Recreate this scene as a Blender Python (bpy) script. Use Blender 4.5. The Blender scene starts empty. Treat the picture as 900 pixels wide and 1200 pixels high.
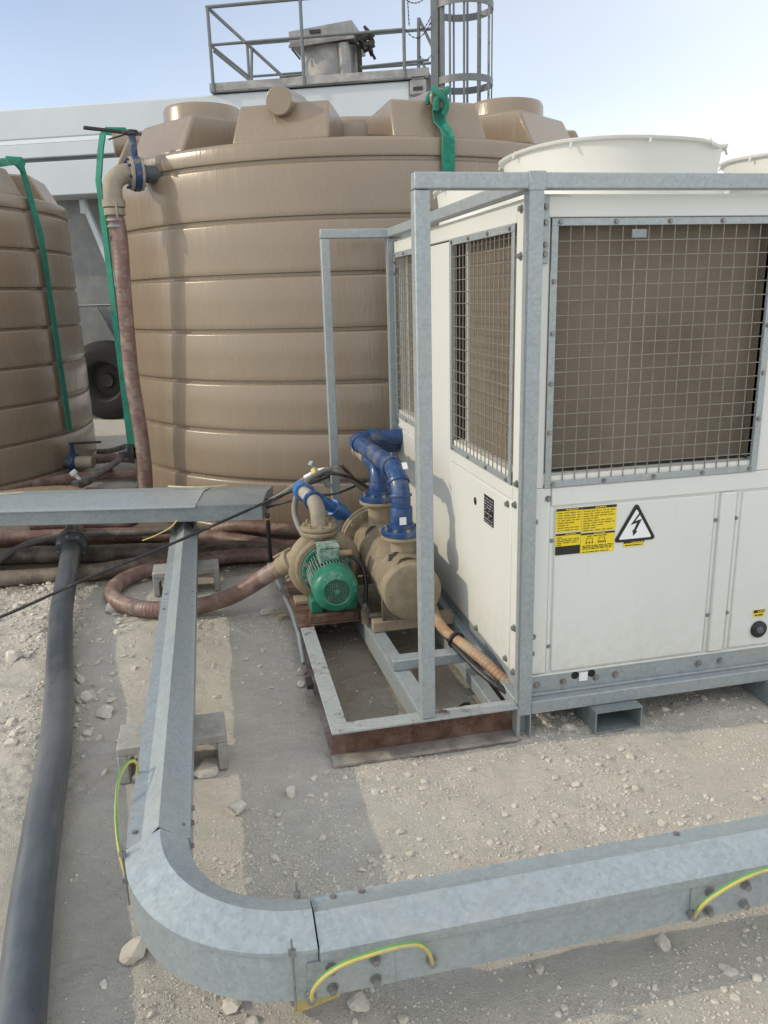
import bpy, math, random
import numpy as np
from mathutils import Vector, Matrix, noise
random.seed(7); np.random.seed(7)
S = bpy.context.scene
COL = S.collection
R = math.radians

# ------------------------------------------------------------------ camera, sky, sun, exposure
cam = bpy.data.cameras.new('camera'); camo = bpy.data.objects.new('camera', cam); COL.objects.link(camo)
YAW, PITCH, ROLL = 0.2103, 0.2687, -0.0279
cy, sy, cp, sp = math.cos(YAW), math.sin(YAW), math.cos(PITCH), math.sin(PITCH)
fw = Vector((sy*cp, cy*cp, -sp)); rt = Vector((cy, -sy, 0)); up = rt.cross(fw)
c_, s_ = math.cos(ROLL), math.sin(ROLL)
rt, up = rt*c_ + up*s_, up*c_ - rt*s_
M = Matrix.Identity(4)
for i in range(3):
    M[i][0] = rt[i]; M[i][1] = up[i]; M[i][2] = -fw[i]
M.translation = (-1.056, -2.5549, 1.6817)
camo.matrix_world = M
cam.sensor_fit = 'VERTICAL'; cam.sensor_height = 36; cam.lens = 36*922.4/1200
cam.clip_start = 0.05; cam.clip_end = 2000
S.camera = camo

SUN_EL = 28.0
TRAVEL = Vector((1.0, -0.10, 0)).normalized()           # horizontal direction the light travels
world = bpy.data.worlds.new('World'); S.world = world; world.use_nodes = True
nt = world.node_tree; nt.nodes.clear()
wo = nt.nodes.new('ShaderNodeOutputWorld'); bg = nt.nodes.new('ShaderNodeBackground')
sky = nt.nodes.new('ShaderNodeTexSky'); sky.sky_type = 'NISHITA'; sky.sun_disc = False
sky.sun_elevation = R(SUN_EL)
sky.sun_rotation = math.atan2(-TRAVEL.x, -TRAVEL.y)
sky.air_density = 0.75; sky.dust_density = 0.7; sky.ozone_density = 1.0; sky.altitude = 0
# thin high haze and cloud: whitens the sky towards the horizon and in soft patches
tc = nt.nodes.new('ShaderNodeTexCoord'); sx = nt.nodes.new('ShaderNodeSeparateXYZ')
nt.links.new(tc.outputs['Generated'], sx.inputs[0])
mr = nt.nodes.new('ShaderNodeMapRange'); mr.inputs[1].default_value = 0.0; mr.inputs[2].default_value = 0.22
mr.inputs[3].default_value = 0.35; mr.inputs[4].default_value = 0.0; mr.interpolation_type = 'SMOOTHSTEP'
nt.links.new(sx.outputs[2], mr.inputs[0])
mp = nt.nodes.new('ShaderNodeMapping'); mp.inputs['Scale'].default_value = (1.0, 1.0, 2.2); mp.inputs['Location'].default_value = (4.1, 0.3, 2.2)
nt.links.new(tc.outputs['Generated'], mp.inputs[0])
nz = nt.nodes.new('ShaderNodeTexNoise'); nz.inputs['Scale'].default_value = 1.3; nz.inputs['Detail'].default_value = 4; nz.inputs['Roughness'].default_value = 0.5
nt.links.new(mp.outputs[0], nz.inputs['Vector'])
mr2 = nt.nodes.new('ShaderNodeMapRange'); mr2.inputs[1].default_value = 0.35; mr2.inputs[2].default_value = 0.70
mr2.inputs[3].default_value = -0.02; mr2.inputs[4].default_value = 0.06; mr2.interpolation_type = 'SMOOTHSTEP'
nt.links.new(nz.outputs[0], mr2.inputs[0])
# the haze thins out in one broad clear stretch of sky to the north-west
dt = nt.nodes.new('ShaderNodeVectorMath'); dt.operation = 'DOT_PRODUCT'; dt.inputs[1].default_value = (-0.346, 0.742, 0.574)
nt.links.new(tc.outputs['Generated'], dt.inputs[0])
mr3 = nt.nodes.new('ShaderNodeMapRange'); mr3.inputs[1].default_value = 0.96; mr3.inputs[2].default_value = 0.30
mr3.inputs[3].default_value = 0.13; mr3.inputs[4].default_value = 0.68
nt.links.new(dt.outputs['Value'], mr3.inputs[0])
ad0 = nt.nodes.new('ShaderNodeMath'); ad0.operation = 'ADD'
nt.links.new(mr.outputs[0], ad0.inputs[0]); nt.links.new(mr3.outputs[0], ad0.inputs[1])
ad = nt.nodes.new('ShaderNodeMath'); ad.operation = 'ADD'; ad.use_clamp = True
nt.links.new(ad0.outputs[0], ad.inputs[0]); nt.links.new(mr2.outputs[0], ad.inputs[1])
mx = nt.nodes.new('ShaderNodeMix'); mx.data_type = 'RGBA'
mx.inputs[7].default_value = (8.7, 8.75, 8.6, 1)
nt.links.new(ad.outputs[0], mx.inputs[0]); nt.links.new(sky.outputs[0], mx.inputs[6])
nt.links.new(mx.outputs[2], bg.inputs[0]); bg.inputs[1].default_value = 0.10
nt.links.new(bg.outputs[0], wo.inputs[0])

sun = bpy.data.lights.new('sun', 'SUN'); sun.energy = 1.05; sun.angle = R(0.6); sun.color = (1.0, 0.86, 0.62)
suno = bpy.data.objects.new('sun', sun); COL.objects.link(suno)
sd = Vector((TRAVEL.x*math.cos(R(SUN_EL)), TRAVEL.y*math.cos(R(SUN_EL)), -math.sin(R(SUN_EL))))
suno.rotation_euler = sd.to_track_quat('-Z', 'Y').to_euler(); suno.location = (-12, 0, 9)
S.view_settings.view_transform = 'Standard'; S.view_settings.look = 'None'
S.view_settings.exposure = 0.85; S.view_settings.gamma = 1.0

# ------------------------------------------------------------------ materials
def new_mat(name):
    m = bpy.data.materials.new(name); m.use_nodes = True
    t = m.node_tree; b = t.nodes['Principled BSDF']
    return m, t, b
def nd(t, typ, **kw):
    n = t.nodes.new(typ)
    for k, v in kw.items():
        if k in n.inputs: n.inputs[k].default_value = v
        else: setattr(n, k, v)
    return n
def coords(t, scale=(1, 1, 1)):
    tc = nd(t, 'ShaderNodeTexCoord'); mp = nd(t, 'ShaderNodeMapping')
    mp.inputs['Scale'].default_value = scale
    t.links.new(tc.outputs['Object'], mp.inputs[0]); return mp.outputs[0]
def ramp(t, fac, stops):
    r = nd(t, 'ShaderNodeValToRGB'); e = r.color_ramp.elements
    while len(e) < len(stops): e.new(0.5)
    for i, (p, c) in enumerate(stops):
        e[i].position = p; e[i].color = (*c, 1) if len(c) == 3 else c
    t.links.new(fac, r.inputs[0]); return r.outputs[0]
def mix(t, fac, a, b):
    m = nd(t, 'ShaderNodeMix', data_type='RGBA')
    for s, i in ((fac, 0), (a, 6), (b, 7)):
        if isinstance(s, (int, float)): m.inputs[i].default_value = s
        elif isinstance(s, tuple): m.inputs[i].default_value = (*s, 1)
        else: t.links.new(s, m.inputs[i])
    return m.outputs[2]
def noise_fac(t, vec, scale, detail=5, rough=0.6, lo=0.4, hi=0.6):
    n = nd(t, 'ShaderNodeTexNoise', Scale=scale, Detail=detail, Roughness=rough); t.links.new(vec, n.inputs['Vector'])
    m = nd(t, 'ShaderNodeMapRange'); m.inputs[1].default_value = lo; m.inputs[2].default_value = hi
    t.links.new(n.outputs[0], m.inputs[0]); return m.outputs[0]
def bump(t, b, h, strength=0.3, dist=0.01):
    n = nd(t, 'ShaderNodeBump', Strength=strength, Distance=dist)
    t.links.new(h, n.inputs['Height']); t.links.new(n.outputs[0], b.inputs['Normal'])

def simple(name, col, rough=0.6, metal=0.0, var=0.25, scale=12.0, dirt=None, dirt_amt=0.5, dscale=5.0, bmp=0.0, stretch=(1, 1, 1), spec=0.5):
    m, t, b = new_mat(name); v = coords(t, stretch)
    f = noise_fac(t, v, scale, 6, 0.65, 0.3, 0.7)
    lo = tuple(c*(1-var) for c in col); hi = tuple(min(1, c*(1+var)) for c in col)
    c = mix(t, f, lo, hi)
    if dirt:
        d = noise_fac(t, v, dscale, 8, 0.7, 0.62-dirt_amt*0.3, 0.72-dirt_amt*0.15)
        c = mix(t, d, c, dirt)
    t.links.new(c, b.inputs['Base Color'])
    rr = nd(t, 'ShaderNodeMapRange'); rr.inputs[3].default_value = max(0.05, rough-0.12); rr.inputs[4].default_value = min(1, rough+0.12)
    t.links.new(f, rr.inputs[0]); t.links.new(rr.outputs[0], b.inputs['Roughness'])
    b.inputs['Metallic'].default_value = metal; b.inputs['Specular IOR Level'].default_value = spec
    if bmp: bump(t, b, noise_fac(t, v, scale*4, 6, 0.7, 0.2, 0.8), bmp, 0.004)
    return m

def galv(name, col=(0.335, 0.378, 0.395), metal=0.3, rust=0.0, rough=0.42):
    m, t, b = new_mat(name); v = coords(t)
    vo = nd(t, 'ShaderNodeTexVoronoi', Scale=95.0); t.links.new(v, vo.inputs['Vector'])
    w = nd(t, 'ShaderNodeTexNoise', Scale=26.0, Detail=9.0, Roughness=0.75, Distortion=0.6); t.links.new(v, w.inputs['Vector'])
    dk = tuple(c*0.78 for c in col); lt = tuple(min(1, c*1.22) for c in col)
    bw = nd(t, 'ShaderNodeRGBToBW'); t.links.new(vo.outputs['Color'], bw.inputs[0])
    c = mix(t, bw.outputs[0], dk, lt)
    c2 = ramp(t, w.outputs[0], [(0.30, dk), (0.50, col), (0.70, lt)])
    c = mix(t, 0.5, c, c2)
    dust = noise_fac(t, v, 3.2, 8, 0.72, 0.50, 0.75)
    dm = nd(t, 'ShaderNodeMath', operation='MULTIPLY'); t.links.new(dust, dm.inputs[0]); dm.inputs[1].default_value = 0.55
    c = mix(t, dm.outputs[0], c, (0.42, 0.41, 0.38))
    if rust:
        rf = noise_fac(t, v, 7.0, 9, 0.75, 0.66-rust*0.25, 0.72-rust*0.2)
        rc = ramp(t, noise_fac(t, v, 30, 5, 0.6, 0.3, 0.7), [(0, (0.055, 0.028, 0.020)), (1, (0.16, 0.085, 0.055))])
        c = mix(t, rf, c, rc)
    t.links.new(c, b.inputs['Base Color'])
    b.inputs['Metallic'].default_value = metal
    rr = nd(t, 'ShaderNodeMapRange'); rr.inputs[3].default_value = rough-0.12; rr.inputs[4].default_value = rough+0.2
    t.links.new(w.outputs[0], rr.inputs[0]); t.links.new(rr.outputs[0], b.inputs['Roughness'])
    bump(t, b, w.outputs[0], 0.12, 0.004)
    return m

def painted(name, col=(0.66, 0.68, 0.645), streak=(0.50, 0.47, 0.38), rough=0.38):
    m, t, b = new_mat(name); v = coords(t); vs = coords(t, (9, 9, 0.9))
    f = noise_fac(t, v, 1.6, 4, 0.5, 0.3, 0.7)
    c = mix(t, f, tuple(x*0.95 for x in col), tuple(min(1, x*1.03) for x in col))
    s = noise_fac(t, vs, 2.0, 7, 0.7, 0.58, 0.85)
    mm = nd(t, 'ShaderNodeMath', operation='MULTIPLY'); t.links.new(s, mm.inputs[0]); mm.inputs[1].default_value = 0.30
    c = mix(t, mm.outputs[0], c, streak)
    g = nd(t, 'ShaderNodeSeparateXYZ'); tco = nd(t, 'ShaderNodeTexCoord'); t.links.new(tco.outputs['Object'], g.inputs[0])
    gm = nd(t, 'ShaderNodeMapRange'); gm.inputs[1].default_value = 0.55; gm.inputs[2].default_value = 0.12
    t.links.new(g.outputs[2], gm.inputs[0])
    sp = noise_fac(t, v, 26, 9, 0.75, 0.45, 0.8)
    m2 = nd(t, 'ShaderNodeMath', operation='MULTIPLY'); t.links.new(gm.outputs[0], m2.inputs[0]); t.links.new(sp, m2.inputs[1])
    c = mix(t, m2.outputs[0], c, (0.52, 0.47, 0.38))
    t.links.new(c, b.inputs['Base Color']); b.inputs['Roughness'].default_value = rough
    bump(t, b, noise_fac(t, v, 3, 3, 0.5, 0.2, 0.8), 0.06, 0.01)
    return m

def tank_plastic():
    m, t, b = new_mat('tank_plastic'); v = coords(t); vs = coords(t, (5, 5, 0.6))
    f = noise_fac(t, v, 1.1, 5, 0.6, 0.3, 0.7)
    c = mix(t, f, (0.236, 0.186, 0.135), (0.270, 0.214, 0.156))
    s = noise_fac(t, vs, 2.5, 8, 0.7, 0.50, 0.80)
    ms = nd(t, 'ShaderNodeMath', operation='MULTIPLY'); t.links.new(s, ms.inputs[0]); ms.inputs[1].default_value = 0.22
    c = mix(t, ms.outputs[0], c, (0.34, 0.275, 0.20))
    sc = noise_fac(t, v, 6.0, 10, 0.8, 0.62, 0.80)
    m3 = nd(t, 'ShaderNodeMath', operation='MULTIPLY'); t.links.new(sc, m3.inputs[0]); m3.inputs[1].default_value = 0.4
    c = mix(t, m3.outputs[0], c, (0.175, 0.138, 0.10))
    t.links.new(c, b.inputs['Base Color'])
    rr = nd(t, 'ShaderNodeMapRange'); rr.inputs[3].default_value = 0.24; rr.inputs[4].default_value = 0.42
    t.links.new(s, rr.inputs[0]); t.links.new(rr.outputs[0], b.inputs['Roughness'])
    b.inputs['Specular IOR Level'].default_value = 0.6
    bump(t, b, noise_fac(t, vs, 14, 5, 0.6, 0.2, 0.8), 0.16, 0.006)
    return m

def ground_mat(name='sandy_ground', tint=(1, 1, 1)):
    m, t, b = new_mat(name); v = coords(t)
    big = noise_fac(t, v, 0.9, 6, 0.6, 0.38, 0.62)
    c = mix(t, big, (0.678, 0.644, 0.571), (0.729, 0.678, 0.588))
    mid = noise_fac(t, v, 5.0, 8, 0.7, 0.42, 0.66)
    c = mix(t, mid, c, (0.610, 0.582, 0.531))
    fine = noise_fac(t, v, 60, 8, 0.75, 0.35, 0.7)
    mf = nd(t, 'ShaderNodeMath', operation='MULTIPLY'); t.links.new(fine, mf.inputs[0]); mf.inputs[1].default_value = 0.5
    c = mix(t, mf.outputs[0], c, (0.768, 0.729, 0.644))
    vo = nd(t, 'ShaderNodeTexVoronoi', Scale=85.0); t.links.new(v, vo.inputs['Vector'])
    sp = nd(t, 'ShaderNodeMapRange'); sp.inputs[1].default_value = 0.22; sp.inputs[2].default_value = 0.12
    t.links.new(vo.outputs['Distance'], sp.inputs[0])
    ma = noise_fac(t, v, 14, 4, 0.6, 0.42, 0.60)
    m2 = nd(t, 'ShaderNodeMath', operation='MULTIPLY'); t.links.new(sp.outputs[0], m2.inputs[0]); t.links.new(ma, m2.inputs[1])
    c = mix(t, m2.outputs[0], c, (0.791, 0.768, 0.701))
    dk = noise_fac(t, v, 2.3, 9, 0.75, 0.60, 0.78)
    m4 = nd(t, 'ShaderNodeMath', operation='MULTIPLY'); t.links.new(dk, m4.inputs[0]); m4.inputs[1].default_value = 0.5
    c = mix(t, m4.outputs[0], c, (0.497, 0.458, 0.395))
    vo2 = nd(t, 'ShaderNodeTexVoronoi', Scale=190.0); t.links.new(v, vo2.inputs['Vector'])
    sp2 = nd(t, 'ShaderNodeMapRange'); sp2.inputs[1].default_value = 0.42; sp2.inputs[2].default_value = 0.20; t.links.new(vo2.outputs['Distance'], sp2.inputs[0])
    bw2 = nd(t, 'ShaderNodeRGBToBW'); t.links.new(vo2.outputs['Color'], bw2.inputs[0])
    sc2 = ramp(t, bw2.outputs[0], [(0.2, (0.452, 0.418, 0.362)), (0.5, (0.678, 0.638, 0.565)), (0.8, (0.859, 0.831, 0.768))])
    m10 = nd(t, 'ShaderNodeMath', operation='MULTIPLY'); t.links.new(sp2.outputs[0], m10.inputs[0]); t.links.new(noise_fac(t, v, 9, 5, 0.65, 0.38, 0.62), m10.inputs[1])
    c = mix(t, m10.outputs[0], c, sc2)
    spk = noise_fac(t, v, 150, 6, 0.8, 0.56, 0.72)
    m9 = nd(t, 'ShaderNodeMath', operation='MULTIPLY'); t.links.new(spk, m9.inputs[0]); m9.inputs[1].default_value = 0.55
    c = mix(t, m9.outputs[0], c, (0.330, 0.305, 0.265))
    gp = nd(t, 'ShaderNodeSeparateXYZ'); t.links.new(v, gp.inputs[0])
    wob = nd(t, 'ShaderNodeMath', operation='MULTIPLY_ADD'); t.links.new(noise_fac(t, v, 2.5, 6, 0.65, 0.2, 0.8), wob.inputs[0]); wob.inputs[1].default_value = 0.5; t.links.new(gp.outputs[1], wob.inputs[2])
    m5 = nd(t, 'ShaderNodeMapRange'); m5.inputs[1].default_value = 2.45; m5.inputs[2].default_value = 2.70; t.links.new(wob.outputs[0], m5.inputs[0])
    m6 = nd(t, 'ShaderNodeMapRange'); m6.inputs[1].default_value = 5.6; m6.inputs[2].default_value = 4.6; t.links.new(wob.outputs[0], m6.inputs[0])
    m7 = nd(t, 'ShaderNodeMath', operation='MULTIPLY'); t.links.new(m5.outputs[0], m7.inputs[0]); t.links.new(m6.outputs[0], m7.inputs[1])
    # brown mud inside the skid, its dark shading put into the colour too
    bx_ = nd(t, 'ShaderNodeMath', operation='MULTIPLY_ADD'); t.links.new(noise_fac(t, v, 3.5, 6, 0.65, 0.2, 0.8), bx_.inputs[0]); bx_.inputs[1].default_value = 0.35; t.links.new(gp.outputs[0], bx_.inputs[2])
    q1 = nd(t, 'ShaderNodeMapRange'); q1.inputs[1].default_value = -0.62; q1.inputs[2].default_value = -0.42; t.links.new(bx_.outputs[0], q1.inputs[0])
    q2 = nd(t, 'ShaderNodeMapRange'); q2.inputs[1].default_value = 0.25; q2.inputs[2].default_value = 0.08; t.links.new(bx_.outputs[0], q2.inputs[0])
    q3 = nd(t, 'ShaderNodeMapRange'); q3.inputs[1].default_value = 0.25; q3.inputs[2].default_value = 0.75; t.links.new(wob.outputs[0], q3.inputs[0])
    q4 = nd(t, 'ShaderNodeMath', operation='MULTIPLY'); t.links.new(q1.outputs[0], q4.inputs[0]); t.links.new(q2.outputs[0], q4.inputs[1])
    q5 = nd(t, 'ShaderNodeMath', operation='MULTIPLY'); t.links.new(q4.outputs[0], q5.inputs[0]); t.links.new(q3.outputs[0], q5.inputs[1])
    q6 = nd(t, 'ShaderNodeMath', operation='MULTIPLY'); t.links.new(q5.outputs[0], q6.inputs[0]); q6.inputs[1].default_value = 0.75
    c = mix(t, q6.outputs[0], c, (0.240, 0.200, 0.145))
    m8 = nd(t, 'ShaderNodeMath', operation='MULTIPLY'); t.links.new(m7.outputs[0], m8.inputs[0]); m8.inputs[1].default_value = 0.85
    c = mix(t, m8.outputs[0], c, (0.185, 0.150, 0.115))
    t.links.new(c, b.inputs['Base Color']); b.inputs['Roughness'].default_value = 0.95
    b.inputs['Specular IOR Level'].default_value = 0.15
    ad1 = nd(t, 'ShaderNodeMath', operation='ADD'); t.links.new(m10.outputs[0], ad1.inputs[0]); t.links.new(m2.outputs[0], ad1.inputs[1])
    ad = nd(t, 'ShaderNodeMath', operation='ADD'); t.links.new(fine, ad.inputs[0]); t.links.new(ad1.outputs[0], ad.inputs[1])
    ad2 = nd(t, 'ShaderNodeMath', operation='MULTIPLY_ADD'); t.links.new(noise_fac(t, v, 240, 5, 0.7, 0.2, 0.8), ad2.inputs[0])
    ad2.inputs[1].default_value = 0.5; t.links.new(ad.outputs[0], ad2.inputs[2])
    bump(t, b, ad2.outputs[0], 0.9, 0.006)
    return m

def mesh_coil():
    m, t, b = new_mat('coil_fins'); v = coords(t)
    sx = nd(t, 'ShaderNodeSeparateXYZ'); t.links.new(v, sx.inputs[0])
    w = nd(t, 'ShaderNodeMath', operation='MULTIPLY'); t.links.new(sx.outputs[2], w.inputs[0]); w.inputs[1].default_value = 900
    sn = nd(t, 'ShaderNodeMath', operation='SINE'); t.links.new(w.outputs[0], sn.inputs[0])
    f = noise_fac(t, v, 2.2, 6, 0.6, 0.35, 0.68)
    c = mix(t, f, (0.150, 0.128, 0.100), (0.210, 0.180, 0.142))
    d = noise_fac(t, v, 16, 8, 0.75, 0.55, 0.8)
    c = mix(t, d, c, (0.20, 0.176, 0.14))
    t.links.new(c, b.inputs['Base Color']); b.inputs['Roughness'].default_value = 0.85
    b.inputs['Specular IOR Level'].default_value = 0.2
    bump(t, b, sn.outputs[0], 0.25, 0.002)
    return m

def hose_mat(name, col, dusty=(0.33, 0.27, 0.21), amt=0.5, rough=0.55):
    return simple(name, col, rough, 0, 0.3, 20, dusty, amt, 9, 0.15)

MT = {}
MT['galv'] = galv('galvanised_steel')
MT['galv_sheet'] = galv('galvanised_sheet', (0.345, 0.398, 0.42), 0.3, 0, 0.40)  # slightly brighter, bluer zinc for the trunking sheet
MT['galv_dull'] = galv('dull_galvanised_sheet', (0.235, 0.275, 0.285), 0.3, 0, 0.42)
MT['galv_rust'] = galv('rusty_galvanised', (0.36, 0.385, 0.38), 0.15, 0.5, 0.65)
MT['rust'] = galv('rusted_steel', (0.17, 0.105, 0.08), 0.1, 0.9, 0.7)
MT['dusty'] = simple('dusty_steel', (0.20, 0.175, 0.16), 0.85, 0, 0.25, 14, (0.36, 0.33, 0.285), 0.6, 8, 0.2)
MT['paint'] = painted('cream_panel_paint')
MT['cowl'] = painted('cowl_paint', (0.68, 0.68, 0.64), (0.52, 0.50, 0.44), 0.45)
MT['tank'] = tank_plastic()
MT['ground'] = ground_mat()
MT['stone'] = simple('limestone', (0.60, 0.565, 0.50), 0.9, 0, 0.16, 25, (0.50, 0.46, 0.385), 0.5, 9, 0.5, spec=0.2)
MT['coil'] = mesh_coil()
MT['wire'] = simple('mesh_wire', (0.25, 0.23, 0.195), 0.5, 0.3, 0.2, 40)
MT['bolt'] = simple('bolt_steel', (0.25, 0.25, 0.24), 0.45, 0.5, 0.3, 40)
MT['black'] = simple('black_rubber', (0.018, 0.018, 0.02), 0.5, 0, 0.3, 20, (0.12, 0.105, 0.085), 0.25, 12)
MT['tyre'] = simple('tyre_rubber', (0.012, 0.012, 0.013), 0.75, 0, 0.3, 14, (0.022, 0.021, 0.019), 0.3, 6)
MT['bpipe'] = simple('black_pipe_plastic', (0.058, 0.070, 0.084), 0.34, 0, 0.22, 9, (0.125, 0.135, 0.145), 0.6, 2.5, 0.08, (1, 0.4, 1))
MT['blue'] = simple('blue_pipe_plastic', (0.016, 0.062, 0.185), 0.34, 0, 0.25, 8, (0.17, 0.165, 0.16), 0.38, 9)
MT['lblue'] = simple('light_blue_plastic', (0.035, 0.15, 0.42), 0.35, 0, 0.2, 8, (0.25, 0.24, 0.2), 0.25, 9)
MT['grey_pvc'] = simple('grey_pvc', (0.40, 0.41, 0.40), 0.5, 0, 0.2, 12, (0.38, 0.33, 0.25), 0.6, 7)
MT['mud'] = simple('dried_mud_coat', (0.285, 0.235, 0.160), 0.9, 0, 0.2, 14, (0.33, 0.28, 0.20), 0.5, 6, 0.35, spec=0.2)
MT['vessel'] = simple('muddy_vessel', (0.275, 0.230, 0.160), 0.88, 0, 0.2, 10, (0.205, 0.17, 0.12), 0.65, 11, 1.0, spec=0.2)
MT['bare'] = simple('bare_black_steel', (0.035, 0.033, 0.03), 0.6, 0.1, 0.3, 20)
MT['green'] = simple('green_motor_paint', (0.016, 0.170, 0.105), 0.38, 0, 0.2, 10, (0.16, 0.26, 0.20), 0.25, 22)
MT['greend'] = simple('dusty_green_paint', (0.035, 0.165, 0.115), 0.6, 0, 0.25, 14, (0.36, 0.40, 0.35), 0.75, 18)
MT['strap'] = simple('green_strap', (0.018, 0.215, 0.150), 0.8, 0, 0.3, 30, (0.02, 0.13, 0.09), 0.5, 8)
MT['maroon'] = hose_mat('maroon_hose', (0.165, 0.090, 0.080), (0.28, 0.215, 0.17), 0.55)
MT['maroon2'] = hose_mat('bright_maroon_hose', (0.20, 0.120, 0.105), (0.31, 0.25, 0.20), 0.5, 0.45)
MT['brownhose'] = hose_mat('brown_hose', (0.085, 0.062, 0.05), (0.20, 0.165, 0.125), 0.75)
MT['tan'] = hose_mat('tan_hose', (0.36, 0.235, 0.145), (0.30, 0.24, 0.18), 0.4)
MT['orange'] = hose_mat('orange_hose', (0.36, 0.215, 0.130), (0.36, 0.285, 0.20), 0.55)
MT['greyhose'] = hose_mat('grey_hose', (0.15, 0.145, 0.135), (0.26, 0.235, 0.195), 0.5)
MT['concrete'] = simple('concrete_block', (0.38, 0.37, 0.345), 0.95, 0, 0.18, 40, (0.30, 0.285, 0.255), 0.5, 6, 0.6, spec=0.15)
MT['silo'] = painted('white_silo_paint', (0.56, 0.61, 0.645), (0.48, 0.50, 0.50), 0.5)
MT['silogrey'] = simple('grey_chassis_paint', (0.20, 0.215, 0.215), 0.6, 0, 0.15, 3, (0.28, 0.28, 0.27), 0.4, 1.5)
MT['rail'] = simple('rail_steel', (0.155, 0.17, 0.175), 0.5, 0.3, 0.2, 12)
MT['filter'] = simple('filter_steel', (0.27, 0.27, 0.265), 0.5, 0.3, 0.25, 5, (0.40, 0.39, 0.37), 0.5, 4)
MT['dark'] = simple('dark_opening', (0.012, 0.012, 0.012), 0.8, 0, 0.1, 5)
MT['yellow'] = simple('label_yellow', (0.78, 0.60, 0.02), 0.5, 0, 0.06, 15)
MT['lblack'] = simple('label_black', (0.015, 0.015, 0.014), 0.5, 0, 0.1, 15)
MT['lgrey'] = simple('label_print', (0.20, 0.15, 0.02), 0.6, 0, 0.1, 15)
MT['lwhite'] = simple('label_white', (0.80, 0.82, 0.82), 0.4, 0, 0.04, 10)
MT['plate'] = simple('rating_plate', (0.020, 0.022, 0.028), 0.4, 0.2, 0.2, 15)
MT['ltprint'] = simple('plate_print', (0.34, 0.35, 0.36), 0.5, 0, 0.1, 15)
MT['wyellow'] = simple('earth_yellow', (0.52, 0.44, 0.12), 0.45, 0, 0.15, 20, (0.40, 0.34, 0.2), 0.4, 20)
MT['wgreen'] = simple('earth_green', (0.10, 0.30, 0.07), 0.45, 0, 0.15, 20)
MT['tie'] = simple('yellow_tie', (0.58, 0.46, 0.16), 0.6, 0, 0.15, 20)
MT['cream'] = simple('dusty_cream_wire', (0.52, 0.46, 0.30), 0.6, 0, 0.15, 20)
MT['card'] = simple('yellow_card', (0.50, 0.39, 0.14), 0.8, 0, 0.2, 9, (0.35, 0.27, 0.12), 0.4, 6)
MT['vblue'] = simple('valve_blue', (0.012, 0.042, 0.125), 0.4, 0, 0.2, 12, (0.2, 0.18, 0.14), 0.25, 14)
MT['pgrey'] = simple('muddy_pvc', (0.285, 0.25, 0.195), 0.7, 0, 0.15, 12, (0.36, 0.32, 0.25), 0.5, 7)
MT['dgreen'] = simple('dark_grey_spigot', (0.06, 0.07, 0.07), 0.5, 0, 0.2, 12)
MT['orangebox'] = simple('orange_plastic', (0.65, 0.28, 0.06), 0.6, 0, 0.2, 8)

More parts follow.
